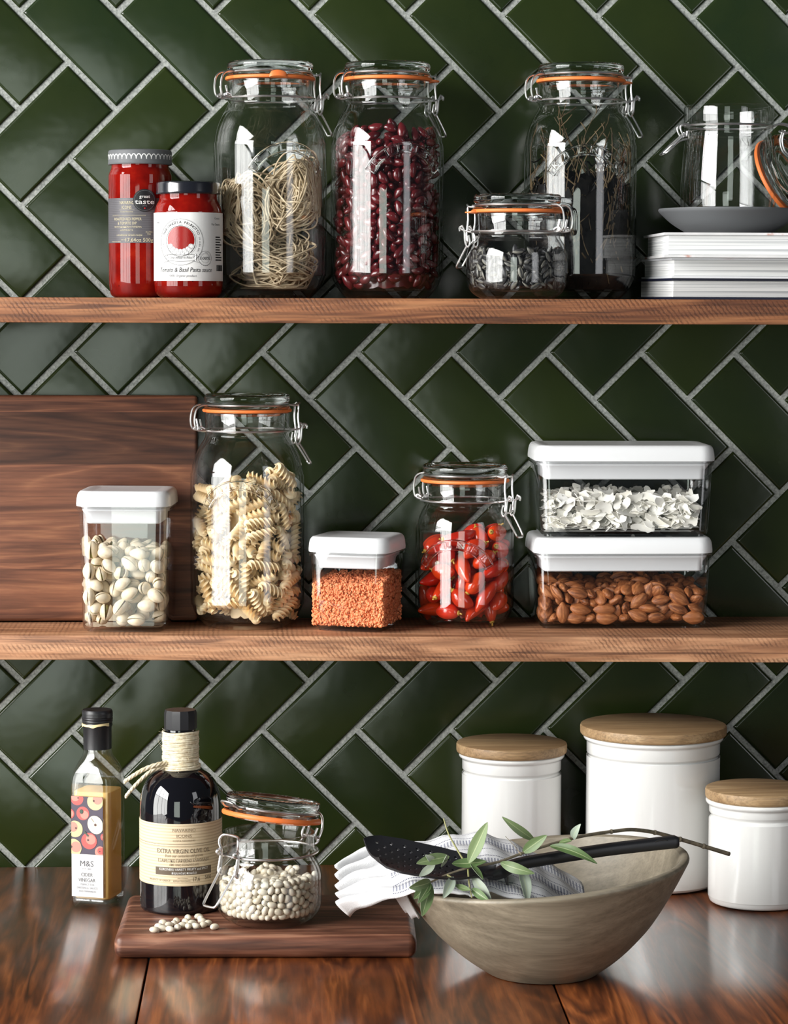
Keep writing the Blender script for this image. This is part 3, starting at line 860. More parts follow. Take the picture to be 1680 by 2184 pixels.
p.text('Cascina', .0440, .0835, .0030, gk, None, .15).text('Via Osteria', .0420, .0770, .0032, ik, None, .15).text('Alba', -.0300, .0790, .0030, gk, None, .15)
for k in range(10): p.rect(.0412, .0640 - k * .0027, .0412 + rnd.uniform(.008, .014), .0652 - k * .0027, ik, 4)
x = .0430
while x < .056:
    w_ = rnd.choice((.0003, .0005, .0008)); p.rect(x, .0285, x + w_, .0350, ik); x += w_ + rnd.choice((.0003, .0005))
p.obj('lettering', lb)

# -- jar of noodle nests
TALL = dict(H=.2560, Rb=.0617, sh=.056, bt=.038)
J1 = (.0243, -.0660, ZT)
glass_jar('storage_jar', 'tall clip-top jar holding dry noodle nests, beside the red sauce jars', J1, rot=R(22), emb=(R(19), .1660), tab=(R(-80), True), **TALL)
def nest(c, ax, rad, ns, seed, label, flat=.5):
    g = np.random.default_rng(seed); mb = MB()
    X = Vector(ax[0]).normalized(); Y = Vector(ax[1]); Y = (Y - X * Y.dot(X)).normalized(); Z = X.cross(Y)
    for k in range(ns):
        a = rad[0] * g.uniform(.12, 1.0); b_ = rad[1] * g.uniform(.15, 1.0); oz = rad[2] * g.uniform(-1, 1) * flat
        ph = g.uniform(0, 6.28); tl1, tl2 = g.normal(0, .34, 2); w1, w2, w3 = g.uniform(0, 6.28, 3); sh = g.normal(0, .12)
        eight = g.uniform(0, .9); pts = []; cx_, cy_ = rad[0] * g.normal(0, .10), rad[1] * g.normal(0, .16)
        nturn = 1.0 if g.uniform() < .6 else 1.6
        N = int(46 * nturn)
        for i in range(N + 1):
            u = 2 * PI * nturn * i / N + ph
            x = a * math.cos(u) * (1 + .10 * math.sin(3 * u + w1)) + sh * b_ * math.sin(u) + cx_; y = b_ * math.sin(u) * (1 + .12 * math.sin(2 * u + w2)) * (1 - eight * .5 * math.cos(u) ** 2) + cy_
            z = oz + tl1 * x + tl2 * y + rad[2] * .35 * math.sin(2 * u + w3)
            q = Vector(c) + X * x + Y * y + Z * z
            rr = math.hypot(q.x, q.y); lim = .0560 if q.z < .19 else .048
            if q.z < .045: lim = min(lim, .038 + (q.z - .008) * .5)
            if rr > lim: q.x *= lim / rr; q.y *= lim / rr
            q.z = max(q.z, .0098 + (k % 7) * .0009)
            pts.append(q)
        mb.tube(pts, .00100, sides=5)
    o = mb.obj('noodle_nest', M['noodle'], None, sharp=180); o.location = J1
    return tag(o, label, 'noodles', 'dry noodle nests in the jar')
nest((.0265, -.0200, .113), ((.35, 0, 1), (1, -.25, -.3)), (.040, .030, .020) , 150, 1, 'upright pale noodle nest highest in the tall jar')
nest((-.0250, -.0150, .092), ((-.3, 0, 1), (1, .25, .2)), (.038, .031, .024) , 150, 2, 'noodle nest against the glass beside the sauce jar')
nest((.0080, -.0050, .030), ((1, 0, .12), (0, 1, .2)), (.042, .036, .016) , 120, 3, 'flat noodle nest lying at the bottom of the tall jar', .8)
nest((.0120, -.0080, .050), ((1, .2, -.1), (.2, .6, .8)), (.034, .024, .014) , 60, 4, 'loose noodle nest between the bottom nest and the upright one')

# -- jar of kidney beans
J2 = (.1521, -.0660, ZT)
_, zs, rs = glass_jar('storage_jar', 'tall clip-top jar filled with dark red kidney beans', J2, rot=R(26), emb=(R(17), .1660), tab=(R(2), False), **TALL)
def tp(x, y): return .199 - np.where(x < 0, .030 * (x / .056) ** 2, .010 * (x / .055) ** 2) + .06 * (y + .03)
def smp(z0, z1, r0, r1):
    def f(g, n):
        a = g.uniform(-PI * 1.06, PI * .06, n); q = np.sqrt(g.uniform(r0 * r0, r1 * r1, n))
        return np.stack([q * np.cos(a), q * np.sin(a), g.uniform(z0, z1, n)], 1)
    return f
C, A = pack(410, 2, .0045, .0076, smp(.02, .18, .036, .056), in_jar(zs, rs, tp, .0370, .012), 90, 5)
radial = lambda c: (c[0], c[1], 0)
hp = scatter('kidney_bean', [kidney_mesh(k) for k in range(4)], C, A, J2, 'dark red kidney bean lying against the glass of its tall jar', 'bean', 'kidney beans in the tall jar', 300, lambda c: c[1] * .6 - math.hypot(c[0], c[1]), radial)
pr, md = lathe_core(zs, rs, .0375, .172); hp.lathe(pr, 40, M=Matrix.Translation(J2), mod=md)
join_heap('kidney_bean_heap', hp, M['bean_red'], 'mass of kidney beans deep inside the tall jar', 'beans')

# -- dark jar of dried herbs, with the small seed jar in front
J3 = (.3645, -.0660, ZT)
_, zs, rs = glass_jar('storage_jar', 'tall clip-top jar of dark dried herbs standing behind the small seed jar', J3, rot=R(14), emb=(R(0), .1650), tab=(R(4), False), **TALL)
hp = MB()
prof = [(0, .0105)] + [(min(.0575, float(np.interp(z, zs, rs)) - .0020), z) for z in np.linspace(.0108, .118, 22)] + [(.050, .126), (.036, .132), (0, .137)]
gg = np.random.default_rng(4)
hp.lathe(prof, 72, mod=lambda k, i, r, z: (r - abs(float(gg.normal(0, .0022))), z + (float(gg.normal(0, .0045)) if k > 14 else 0)))
for k in range(170):   # curled leaves on the mass
    a = gg.uniform(-PI, 0); z = gg.uniform(.02, .165); q = (float(np.interp(z, zs, rs)) - .006) * (1 if z < .125 else gg.uniform(.2, 1))
    c = Vector((q * math.cos(a), q * math.sin(a), z)); d = Vector(gg.normal(size=3)).normalized() * gg.uniform(.006, .014); w = Vector(gg.normal(size=3)).normalized() * .0016
    rg = []
    for i in range(6):
        s = -1 + 2 * i / 5; pp = c + d * s + Vector((0, 0, .003 * math.sin(3 * s)))
        rr = math.hypot(pp.x, pp.y); lim = float(np.interp(pp.z, zs, rs)) - .003
        if rr > lim: pp.x *= lim / rr; pp.y *= lim / rr
        w2 = w * (1 - s * s * .8); rg.append([tuple(pp + w2), tuple(pp + Vector((0, 0, .0006))), tuple(pp - w2), tuple(pp - Vector((0, 0, .0006)))])
    hp.loft(rg)
o = hp.obj('dried_herb_heap', M['herb'], None, sharp=50); o.location = J3; tag(o, 'mass of almost black dried herb leaves filling the tall jar', 'herbs', kind='stuff')
for k in range(66):
    a = gg.uniform(-PI * 1.0, 0); q0 = gg.uniform(.6, 1.22) if k < 40 else 1.24; x0 = .046 * math.cos(a) * q0; y0 = .046 * math.sin(a) * q0
    z0 = gg.uniform(.06, .13) if k < 40 else gg.uniform(.016, .075); L = gg.uniform(.05, .11); tx, ty = gg.normal(0, .32, 2); pts = []
    c1, c2 = gg.normal(0, .009, 2)
    for i in range(9):
        s = i / 8; x = x0 + tx * L * s + c1 * math.sin(PI * s); y = y0 + ty * L * s * .6 + c2 * math.sin(PI * s); z = z0 + L * s * .85
        z = min(z, .232); rr = math.hypot(x, y); lim = float(np.interp(z, zs, rs)) - .004
        if rr > lim: x *= lim / rr; y *= lim / rr
        pts.append((x, y, z))
    mb = MB().tube(pts, gg.uniform(.0006, .0012), sides=6, taper=lambda u: 1 - .5 * u)
    for q in range(3):
        i = int(gg.integers(2, 8)); b0 = Vector(pts[i]); dd = Vector((gg.normal(0, .5), gg.normal(0, .4), .7)).normalized() * gg.uniform(.008, .02)
        e0 = b0 + dd; rr = math.hypot(e0.x, e0.y); lim = float(np.interp(e0.z, zs, rs)) - .004
        if rr > lim: e0.x *= lim / rr; e0.y *= lim / rr
        mb.tube([b0, (b0 + e0) / 2 + Vector((.001, 0, 0)), e0], .0006, sides=5)
    o = mb.obj('herb_stem', M['stem'], None, sharp=180); o.location = J3
    tag(o, 'thin dry brown herb stem inside the dark tall jar', 'herb stem', 'dry herb stems in the dark jar')

J4 = (.2863, -.1570, ZT)
_, zs, rs = glass_jar('storage_jar', 'small squat clip-top jar of dark seeds in front of the herb jar', J4, H=.1108, Rb=.0539, sh=.024, bt=.022, rot=R(146), tab=(R(190), False))
def tp(x, y): return .058 + .10 * x - 2.0 * x * x + .1 * (y + .04)
C, A = pack(340, 3, .0023, .0032, smp(.014, .05, .036, .049), in_jar(zs, rs, tp, .0385, .012), 80, 6)
hp = scatter('sunflower_seed', [seed_mesh(k) for k in range(3)], C, A, J4, 'dark sunflower seed against the glass of the small jar', 'seed', 'sunflower seeds in the small jar', 300, lambda c: c[1] * .6 - math.hypot(c[0], c[1]), radial, .3)
pr, md = lathe_core(zs, rs, .039, .048); hp.lathe(pr, 40, M=Matrix.Translation(J4), mod=md)
join_heap('sunflower_seed_heap', hp, M['seed'], 'mass of dark seeds deep inside the small jar', 'seeds')

# -- books, plate, open jar
pg = NT('book_pages'); _z = g.n
_f = pg.noise(pg.obj((2, 2, 900)), 1.0, 2)
M['pages'] = pg.pbr(color=pg.ramp(_f, [(.38, srgb(176, 178, 180)), (.5, srgb(226, 227, 226)), (.7, srgb(240, 240, 238))]), rough=.8)
def book(label, loc, rot, w, d, h, cov, cmat, over=.003, group='cookbooks under the plate'):
    t = thing('book', label, 'book', loc, rot, group)
    cv = MB()
    cv.box((0, 0, 0), (w, d, cov)).box((0, 0, h - cov), (w, d, h)).box((w - cov, 0, cov), (w, d, h - cov))
    cv.obj('cover', cmat, t, smooth=False)
    me = bevel_box('page_block', [(over, over), (w - cov - .0002, over), (w - cov - .0002, d - over), (over, d - over)], cov + .0001, h - cov - .0001, .0004, M['pages'], 1, t)
    return t
cw = speckle('pale_mottled_cover', [(.42, srgb(214, 214, 214)), (.62, srgb(226, 224, 224)), (.7, srgb(190, 130, 110)), (.78, srgb(120, 60, 70))], 34, .4)
navy = plain('navy_cover', srgb(28, 32, 54), .45)
wc = plain('white_cover', srgb(226, 228, 232), .45)
book('navy-covered book at the bottom of the stack, on the shelf', (.4500, -.1700, ZT + .0002), R(7), .235, .135, .0222, .0022, navy)
book('white-covered book in the middle of the stack', (.4500, -.1740, ZT + .0226), R(5), .235, .140, .0216, .0022, wc)
book('pale book with a mottled cover at the top of the stack', (.4395, -.1900, ZT + .0444), R(0), .245, .155, .0262, .0026, cw, .0045)
tag(o := MB().lathe(crom([(0, .0000), (.040, .0000), (.046, .0012), (.062, .0110), (.0745, .0222), (.0768, .0256)], 5) + crom([(.0762, .0266), (.0745, .0264), (.060, .0160), (.046, .0072), (.030, .0055), (0, .0052)], 5), 80).obj('plate', M['slate'], None, sharp=40), 'dark grey stoneware dish under the open glass jar', 'plate')
o.location = (.5215, -.1130, ZT + .0708)
zj = ZT + .0708 + .0056
t = thing('open_jar', 'empty open clip-top jar with its lid hanging, on the grey plate', 'jar', (.5200, -.1130, zj), 0, 'clip-top glass jars')
HJ = .1340
ob = [(.030, .003), (.042, .0004), (.0455, .0010), (.0488, .006), (.0505, .016), (.0512, .030), (.0510, .052), (.0496, .075), (.0478, .090), (.0464, .099), (.0458, .1030)]
ob = crom(ob, 4) + [(.0474, .1048), (.0480, .1070), (.0474, .1094), (.0462, .1104), (.0478, .1124), (.0484, .1150), (.0484, .1300), (.0476, .1322), (.0462, .1328)]
ib = [(.0448, .1320), (.0440, .1290), (.0436, .1060), (.0428, .1010)] + crom([(.0444, .090), (.0464, .070), (.0476, .045), (.0474, .022), (.0450, .0110), (.036, .0075), (0, .007)], 4)
MB().lathe([(0, .0035)] + ob + ib, 96).obj('glass_body', M['glass'], t, sharp=50)
MB().tube(ring(.0472, .1106, 64), .0012, True).obj('neck_wire', M['steel'], t)
lv = MB()
for s in (1, -1):
    y = .011 * s - .012
    lv.tube(crom([(-.0460, y, .1105), (-.0530, y, .1115), (-.0565, y, .1080), (-.0540, y, .1010), (-.0500, y, .0985), (-.0490, y, .1040)], 6), .0012)
    lv.tube(crom([(-.0510, y, .1020), (-.0570, y, .0960), (-.0660, y, .0880), (-.0745, y + .003 * -s, .0800)], 6), .0011)
    lv.tube(crom([(-.0480, y * .8, .0960), (-.0580, y * .9, .0925), (-.0680, y, .0830), (-.0745, y + .003 * -s, .0790)], 6), .0010)
lv.tube([(-.0745, .0, .0800), (-.0752, -.012, .0795), (-.0745, -.024, .0800)], .0011)
lv.obj('lever', M['steel'], t)
hg = MB()
for s in (1, -1):
    hg.tube(crom([(.0460, .006 * s - .01, .1105), (.0540, .007 * s - .01, .1130), (.0640, .007 * s - .01, .1110), (.0660, .007 * s - .01, .1060), (.0600, .007 * s - .01, .1030), (.0540, .007 * s - .01, .1060)], 6), .0012)
    hg.tube(crom([(.0585, .006 * s - .01, .1060), (.0555, .006 * s - .01, .0960), (.0585, .006 * s - .01, .0840), (.0680, .006 * s - .01, .0770), (.0800, .006 * s - .01, .0720)], 6), .0012)
hg.obj('hinge_wire', M['steel'], t)
TL = Matrix.Translation((.0790, .014, .0640)) @ Matrix.Rotation(R(-38), 4, 'Z') @ Matrix.Rotation(R(62), 4, 'Y')
MB().lathe(lid_shape(), 96, M=TL).obj('lid', M['lidglass'], t, sharp=50)
MB().lathe([(.0400, -.0180), (.0484, -.0182), (.0492, -.0195), (.0492, -.0212), (.0484, -.0222), (.0400, -.0222), (.0400, -.0180)], 96, M=TL).obj('sealing_ring', M['orange'], t)
# ================================================================== lower shelf
def clear_box(name, label, loc, rot, w, d, h, lid_h=.0170, seal_h=.0170, rad=.012, taper=.0035, group='white-lidded clear containers'):
    """clear tapered tub with a white snap lid; its sealing insert shows through the wall"""
    t = thing(name, label, 'container', loc, rot, group)
    zt = h - lid_h
    O = lambda z, o: rrect(w - 2 * taper * (1 - z / zt) - 2 * o, d - 2 * taper * (1 - z / zt) - 2 * o, max(.003, rad - o), z, 6)
    rings = [O(.0004, .0065), O(.0004, .0045), O(.0028, .0045), O(.0032, .0012), O(.0060, 0), O(zt * .5, 0), O(zt - .0045, 0), O(zt - .0042, -.0022), O(zt - .0012, -.0026), O(zt - .0008, 0), O(zt, 0),
             O(zt, .0020), O(zt * .5, .0020), O(.0075, .0022), O(.0058, .0040)]
    MB().loft(rings).obj('clear_tub', M['plastic'], t, sharp=40)
    L = lambda z, o: rrect(w - 2 * o, d - 2 * o, max(.003, rad + .003 - o), z, 6)
    lid = [L(zt + .0004, .0010), L(zt + .0004, -.0030), L(zt + .0030, -.0032), L(zt + .0090, -.0026), L(zt + .0128, -.0018), L(h - .0022, -.0006), L(h - .0006, .0010), L(h, .0030), L(h, .0080), L(h - .0008, .0130), L(h - .0010, .0150)]
    lo = MB().loft(lid).obj('lid', M['white'], t, sharp=45)
    s1 = [L(zt - seal_h, .0095), L(zt - seal_h + .0010, .0085), L(zt - .0095, .0075), L(zt - .0045, .0035), L(zt - .0028, .0034), L(zt - .0020, .0050), L(zt - .0002, .0050)]
    MB().loft(s1).obj('seal', M['seal'], lo, sharp=35)
    return t
def in_box(w, d, h, front, rad=.006):
    """beads in a tub: whole depth on top, only the front layer lower down"""
    def f(P, r):
        P = P.copy(); x, y, z = P.T
        x[:] = np.clip(x, -w / 2 + r, w / 2 - r); y[:] = np.clip(y, -d / 2 + r, d / 2 - r)
        tp = h(x, y)
        fl = .0065 + np.clip((y + d / 2 - front) / .02, 0, 1) * (tp - .0065 - 2.6 * r)
        z[:] = np.maximum(np.minimum(z, tp - r), fl + r)
        return np.stack([x, y, z], 1)
    return f
def bx(w, d, z0, z1, front, back=.30):
    def f(g, n):
        y = np.where(g.uniform(size=n) < back, g.uniform(-d / 2 + front, d / 2, n), g.uniform(-d / 2, -d / 2 + front, n))
        z = np.where(y > -d / 2 + front, z1, g.uniform(z0, z1, n))
        return np.stack([g.uniform(-w / 2, w / 2, n), y, z], 1)
    return f
def core_box(hp, w, d, front, top, loc, rot):
    Mx = Matrix.Translation(loc) @ Matrix.Rotation(rot, 4, 'Z')
    hp.box((-w / 2 + .004, -d / 2 + front, .0065), (w / 2 - .004, d / 2 - .003, top), M=Mx)
def turn_pts(C, A, rot):
    c, s = math.cos(rot), math.sin(rot); Q = np.array([[c, -s, 0], [s, c, 0], [0, 0, 1]])
    return C @ Q.T, A @ Q.T
facing = lambda c: (0, -1, .25)

# -- pistachios
B1 = (-.1310, -.0925, ZM + .0002); RB = R(-5)
clear_box('food_container', 'tall white-lidded clear container of pistachios in front of the walnut board', B1, RB, .0965, .0940, .1530, seal_h=.0185)
PM = pistachio_meshes()
def tp(x, y): return .092 + .05 * (y + .02) - .08 * x
C, A = pack(104, 2, .0064, .0058, bx(.088, .085, .01, .085, .040), in_box(.0880, .0850, tp, .040), 120, 8)
C, A = turn_pts(C, A, RB)
for i in range(len(C)):
    halves, kn = PM[rnd.randrange(3)]
    o = bpy.data.objects.new('pistachio', None); COL.objects.link(o); o.empty_display_size = .01
    o.matrix_world = Matrix.Translation(Vector(B1) + Vector(C[i])) @ frame(A[i], (rnd.gauss(0, 1), rnd.gauss(-.5, 1), rnd.gauss(0, 1))).to_4x4() @ Matrix.Scale(rnd.uniform(.92, 1.08), 4)
    tag(o, 'pale split pistachio nut in the tall white-lidded container', 'pistachio', 'pistachios in the container')
    for h_ in halves: link('shell_half', h_, o)
    link('kernel', kn, o)
hp = MB(); core_box(hp, .088, .085, .052, .060, B1, RB)
join_heap('pistachio_heap', hp, M['shell'], 'mass of pistachios hidden behind the front nuts', 'pistachios')

# -- fusilli
J5 = (-.0010, -.0740, ZM + .0002)
PASTA = dict(H=.2556, Rb=.0625, sh=.056, bt=.038)
_, zs, rs = glass_jar('storage_jar', 'tall clip-top jar of spiral pasta on the lower shelf beside the pistachios', J5, rot=R(14), emb=(R(-8), .1640), **PASTA)
def tp(x, y): return .172 + .36 * x + np.where(x > .03, -.4 * (x - .03), 0) + .12 * (y + .03)
C, A = pack(112, 5, .0054, .0064, smp(.02, .165, .030, .054), in_jar(zs, rs, tp, .0310, .014), 120, 9)
hp = scatter('fusilli', [fusilli_mesh(k) for k in range(5)], C, A, J5, 'pale dry pasta spiral in the tall jar on the lower shelf', 'pasta', 'pasta spirals in the tall jar', 300, lambda c: -math.hypot(c[0], c[1]), radial, 1.0)
pr, md = lathe_core(zs, rs, .0250, .135, .002); hp.lathe(pr, 40, M=Matrix.Translation(J5), mod=md)
join_heap('pasta_heap', hp, M['pasta'], 'mass of pasta spirals deep inside the tall jar', 'pasta')

# -- red lentils
B2 = (.1192, -.0990, ZM + .0002); RL = R(-18)
clear_box('food_container', 'small square white-lidded container of red lentils', B2, RL, .0865, .0865, .1030, seal_h=.0175)
gl = np.random.default_rng(12); mb = MB()
def lens(c, n, r_):
    n = Vector(n).normalized(); a = n.orthogonal().normalized(); b_ = n.cross(a); vs = []
    for q, hh in ((.0, .0011), (.72, .0007), (1.0, 0.0), (.72, -.0007)):
        if q == 0: vs.append(c + n * hh)
        else:
            for k in range(8):
                t_ = 2 * PI * k / 8; vs.append(c + (a * math.cos(t_) + b_ * math.sin(t_)) * r_ * q + n * hh)
    fs = [(0, 1 + (k + 1) % 8, 1 + k) for k in range(8)]
    for rr in range(2):
        for k in range(8): fs.append((1 + rr * 8 + k, 1 + rr * 8 + (k + 1) % 8, 9 + rr * 8 + (k + 1) % 8, 9 + rr * 8 + k))
    mb.add(vs, fs)
hw = .0392
def ltop(x, y): return .0560 + .10 * y + .05 * x
for k in range(5200):
    f = gl.uniform()
    if f < .36: c = Vector((gl.uniform(-hw, hw), -hw + gl.uniform(0, .0035), gl.uniform(.007, 1))); c.z = .007 + (ltop(c.x, c.y) - .007) * (c.z)
    elif f < .60: c = Vector((hw - gl.uniform(0, .0035), gl.uniform(-hw, hw), gl.uniform(.007, 1))); c.z = .007 + (ltop(c.x, c.y) - .007) * (c.z)
    elif f < .70: c = Vector((-hw + gl.uniform(0, .003), gl.uniform(-hw, hw), gl.uniform(.007, 1))); c.z = .007 + (ltop(c.x, c.y) - .007) * (c.z)
    else:
        c = Vector((gl.uniform(-hw, hw), gl.uniform(-hw, hw), 0)); c.z = ltop(c.x, c.y) + gl.uniform(-.003, .001)
    lens(c, gl.normal(size=3) + np.array((0, -.5, .3)), gl.uniform(.0018, .0024))
mb.box((-hw + .0015, -hw + .0015, .0068), (hw - .0015, hw - .0015, .0505))
o = mb.obj('red_lentils', M['lentil'], None, sharp=180); o.location = B2; o.rotation_euler = (0, 0, RL)
tag(o, 'orange red lentils filling the small square container', 'lentils', kind='stuff')

# -- pickled chillies
J6 = (.2391, -.0700, ZM + .0002)
_, zs, rs = glass_jar('storage_jar', 'medium clip-top jar of whole red chillies on the lower shelf', J6, H=.1785, Rb=.0546, sh=.032, bt=.030, rot=R(-36), emb=(R(-17), .0980, 1.0))
def tp(x, y): return .1090 + .14 * x + .1 * (y + .03) + np.where(x < -.02, .5 * (x + .02), 0)
CM = [chilli_mesh(False) for k in range(3)] + [chilli_mesh(True) for k in range(3)]
C, A = pack(52, 2, .0090, .0125, smp(.02, .10, .012, .046), in_jar(zs, rs, tp, .0120, .014), 140, 14)
for i in range(len(C)):
    me, st = CM[rnd.choice((0, 1, 2, 0, 1, 2, 3, 4, 5, 3))]
    a = A[i] if rnd.random() < .5 else -A[i]
    o = link('red_chilli', me)
    o.matrix_world = Matrix.Translation(Vector(J6) + Vector(C[i])) @ frame(a, radial(C[i]), .5).to_4x4()
    tag(o, 'glossy red chilli packed in the medium clip-top jar', 'chilli', 'pickled chillies in the jar')
    link('stem', st, o)
hp = MB(); pr, md = lathe_core(zs, rs, .0330, .092, .004); hp.lathe(pr, 40, M=Matrix.Translation((J6[0], J6[1] + .014, J6[2])), mod=md)
join_heap('chilli_heap', hp, M['chilli'], 'mass of red chillies behind those against the glass', 'chillies')

# -- two stacked boxes: almonds below, coconut above
B3 = (.4100, -.0650, ZM + .0002)
clear_box('food_container', 'wide white-lidded container of almonds, lower of the stacked pair', B3, R(.6), .1915, .1080, .1005, lid_h=.0175, seal_h=.0200)
def tp(x, y): return .0440 + .12 * (y + .05) + .004 * np.sin(x * 60)
C, A = pack(190, 3, .0050, .0058, bx(.178, .095, .01, .045, .040, .36), in_box(.1800, .0960, tp, .040), 110, 15, (1, 1, .5))
hp = scatter('almond', [almond_mesh(k) for k in range(5)], C, A, B3, 'brown unpeeled almond in the lower wide container', 'almond', 'almonds in the lower container', 300, lambda c: c[1], facing, .45)
core_box(hp, .178, .095, .045, .026, B3, 0)
join_heap('almond_heap', hp, M['almond'], 'mass of almonds hidden behind the front ones', 'almonds')

B4 = (.4116, -.0650, ZM + .1010)
clear_box('food_container', 'wide white-lidded container of coconut flakes, upper of the stacked pair', B4, R(-.3), .1915, .1080, .1005, lid_h=.0175, seal_h=.0200)
def flake_mesh(k):
    L, w = .0118 * rnd.uniform(.6, 1.25), .0046 * rnd.uniform(.5, 1.5); b_, tw, cv = rnd.uniform(-5, 35), rnd.uniform(-.7, .7), rnd.uniform(-30, 30)
    j1, j2 = [rnd.uniform(.55, 1.1) for _ in range(11)], [rnd.uniform(.6, 1.1) for _ in range(11)]; e0, e1 = rnd.uniform(.2, .9), rnd.uniform(.2, .9)
    rg = []
    for i in range(11):
        s = -1 + 2 * i / 10; x = s * L; w0 = w * (1 - (e0 if s < 0 else e1) * abs(s) ** 4) * (1 + .12 * math.sin(5 * s + k)); row = []
        for v, zz in ((-1, .00025), (0, .00025), (1, .00025), (1, -.00025), (0, -.00025), (-1, -.00025)):
            ww = w0 * (j1[i] if v < 0 else j2[i]); y = v * ww + cv * x * x
            z = b_ * x * x * .6 + 14 * (v * ww) ** 2 + zz
            a = tw * s; row.append((x, y * math.cos(a) - z * math.sin(a), y * math.sin(a) + z * math.cos(a)))
        rg.append(row)
    return MB().loft(rg).mesh('coconut_flake', M['coconut'], sharp=60)
FM = [flake_mesh(k) for k in range(7)]
def keep(x, y, z, a):
    a = a.normalized(); l = .0140; q = .0045
    mx, my, mz = l * abs(a.x) + q * (1 - abs(a.x)), l * abs(a.y) + q * (1 - abs(a.y)), l * abs(a.z) + q * (1 - abs(a.z))
    return min(max(x, -.0870 + mx), .0870 - mx), min(max(y, -.0465 + my), .0465 - my), max(z, .0068 + l * .9 * abs(a.z) + .0012)
def tp(x, y): return .0455 - .05 * (x + .02) * (x > -.02) * .6 + .05 * (y + .05) - .10 * np.maximum(0, -x - .05)
for k in range(300):
    me = FM[rnd.randrange(7)]
    back = rnd.random() < .33
    x = rnd.uniform(-.080, .080); y = rnd.uniform(-.012, .038) if back else rnd.uniform(-.0415, -.020)
    h_ = float(tp(np.array(x), np.array(y))); z = h_ - rnd.uniform(.002, .008) if back else rnd.uniform(.007, h_)
    if not back and rnd.random() < .5:
        a = Vector((rnd.gauss(0, 1), rnd.gauss(0, .35), rnd.gauss(0, .7))); up = Vector((rnd.gauss(0, .5), -1, rnd.gauss(0, .5)))
    else:
        a = Vector((rnd.gauss(0, 1), rnd.gauss(0, 1), rnd.gauss(0, .3))); up = Vector((rnd.gauss(0, .5), rnd.gauss(-.3, .4), 1))
    x, y, z = keep(x, y, z, a)
    o = link('coconut_flake', me); o.matrix_world = Matrix.Translation(Vector(B4) + Vector((x, y, z))) @ frame(a, up).to_4x4()
    tag(o, 'white curled coconut flake in the upper wide container', 'coconut flake', 'coconut flakes in the upper container')
hp = MB(); Mb = Matrix.Translation(B4)
for k in range(420):
    me = FM[rnd.randrange(7)]; x = rnd.uniform(-.080, .080); y = rnd.uniform(-.036, .040)
    h_ = float(tp(np.array(x), np.array(y))); z = rnd.uniform(.007, h_ - .006)
    a = Vector((rnd.gauss(0, 1), rnd.gauss(0, 1), rnd.gauss(0, .4))); up = Vector((rnd.gauss(0, .5), rnd.gauss(-.5, .5), 1)); x, y, z = keep(x, y, z, a)
    hp.add([v.co[:] for v in me.vertices], [p.vertices[:] for p in me.polygons], 0, Mb @ Matrix.Translation((x, y, z)) @ frame(a, up).to_4x4())
hp.box((-.076, -.018, .0066), (.076, .045, .028), M=Mb)
join_heap('coconut_heap', hp, M['coconut'], 'mass of coconut flakes beneath the loose ones', 'coconut')
# ================================================================== worktop
# -- cider vinegar bottle
RV = R(-18.8)
t = thing('vinegar_bottle', 'square clear bottle of golden cider vinegar with a black cap', 'bottle', (-.1593, -.1960, .0003), RV)
def sq(a, n, z, m=64):
    out = []
    for i in range(m):
        th = 2 * PI * i / m; c, s = math.cos(th), math.sin(th)
        out.append((a * math.copysign(abs(c) ** (2 / n), c), a * math.copysign(abs(s) ** (2 / n), s), z))
    return out
HWB = .0228
lev = [(.0190, 5, .0022), (.0205, 6, .0003), (.0216, 7, .0006), (.0226, 9, .0030), (HWB, 10, .0070), (HWB, 10, .070), (HWB, 10, .1330), (.0226, 8, .1390), (.0216, 5.5, .1450), (.0198, 4, .1505), (.0176, 3, .1555), (.0156, 2.4, .1600), (.0145, 2, .1650), (.0140, 2, .1720), (.0140, 2, .1960)]
inn = [(a - .0024, n, z) for a, n, z in lev[4:]]
rings = [sq(a, n, z) for a, n, z in lev] + [sq(a, n, z) for a, n, z in inn[::-1]] + [sq(.0200, 8, .0085), sq(.0150, 5, .0075)]
MB().loft(rings).obj('glass_body', M['glass'], t, sharp=50)
g = NT('golden_vinegar')
tr = g.n('BsdfTransparent', {'Color': (.95, .66, .20, 1)}); tl = g.n('BsdfTranslucent', {'Color': (1, .72, .28, 1)}); df = g.n('BsdfDiffuse', {'Color': (1, .69, .25, 1)})  # bright diffuse amber stands in for light glowing through the liquid
m1 = g.n('MixShader', {0: .72, 1: tl.outputs[0], 2: df.outputs[0]}); m2 = g.n('MixShader', {0: .93, 1: tr.outputs[0], 2: m1.outputs[0]}); M['vinegar'] = g.surf(m2.outputs[0])
q = HWB - .0026
MB().loft([sq(.0170, 5, .0088), sq(q - .001, 8, .0096), sq(q, 9, .0120), sq(q, 9, .070), sq(q, 9, .1230), sq(q - .0008, 9, .1236)]).obj('vinegar', M['vinegar'], t, sharp=40)
cap = MB().lathe([(.0141, .1670), (.0149, .1670), (.0150, .1900), (.0158, .1915), (.0160, .1930), (.0155, .1948), (.0160, .1956), (.0163, .1968), (.0158, .1978), (.0164, .1990), (.0159, .2002), (.0164, .2014), (.0160, .2026), (.0164, .2040), (.0160, .2068), (.0150, .2084), (0, .2086)], 56).obj('cap', M['black'], t, sharp=45)
gold = plain('torn_gold_foil', srgb(226, 206, 156), .4)
mb = MB(); rg = []
for i in range(41):
    a = R(-150 + 130 * i / 40); w = .0014 + .0012 * max(0, math.sin(i * .33 + 1.2)); zc = .1937 - .0008 * math.sin(i * .12)
    rg.append([(q_ * math.cos(a), q_ * math.sin(a), z) for q_, z in ((.0158, zc - w), (.0165, zc - w), (.0165, zc + .0009), (.0158, zc + .0009))])
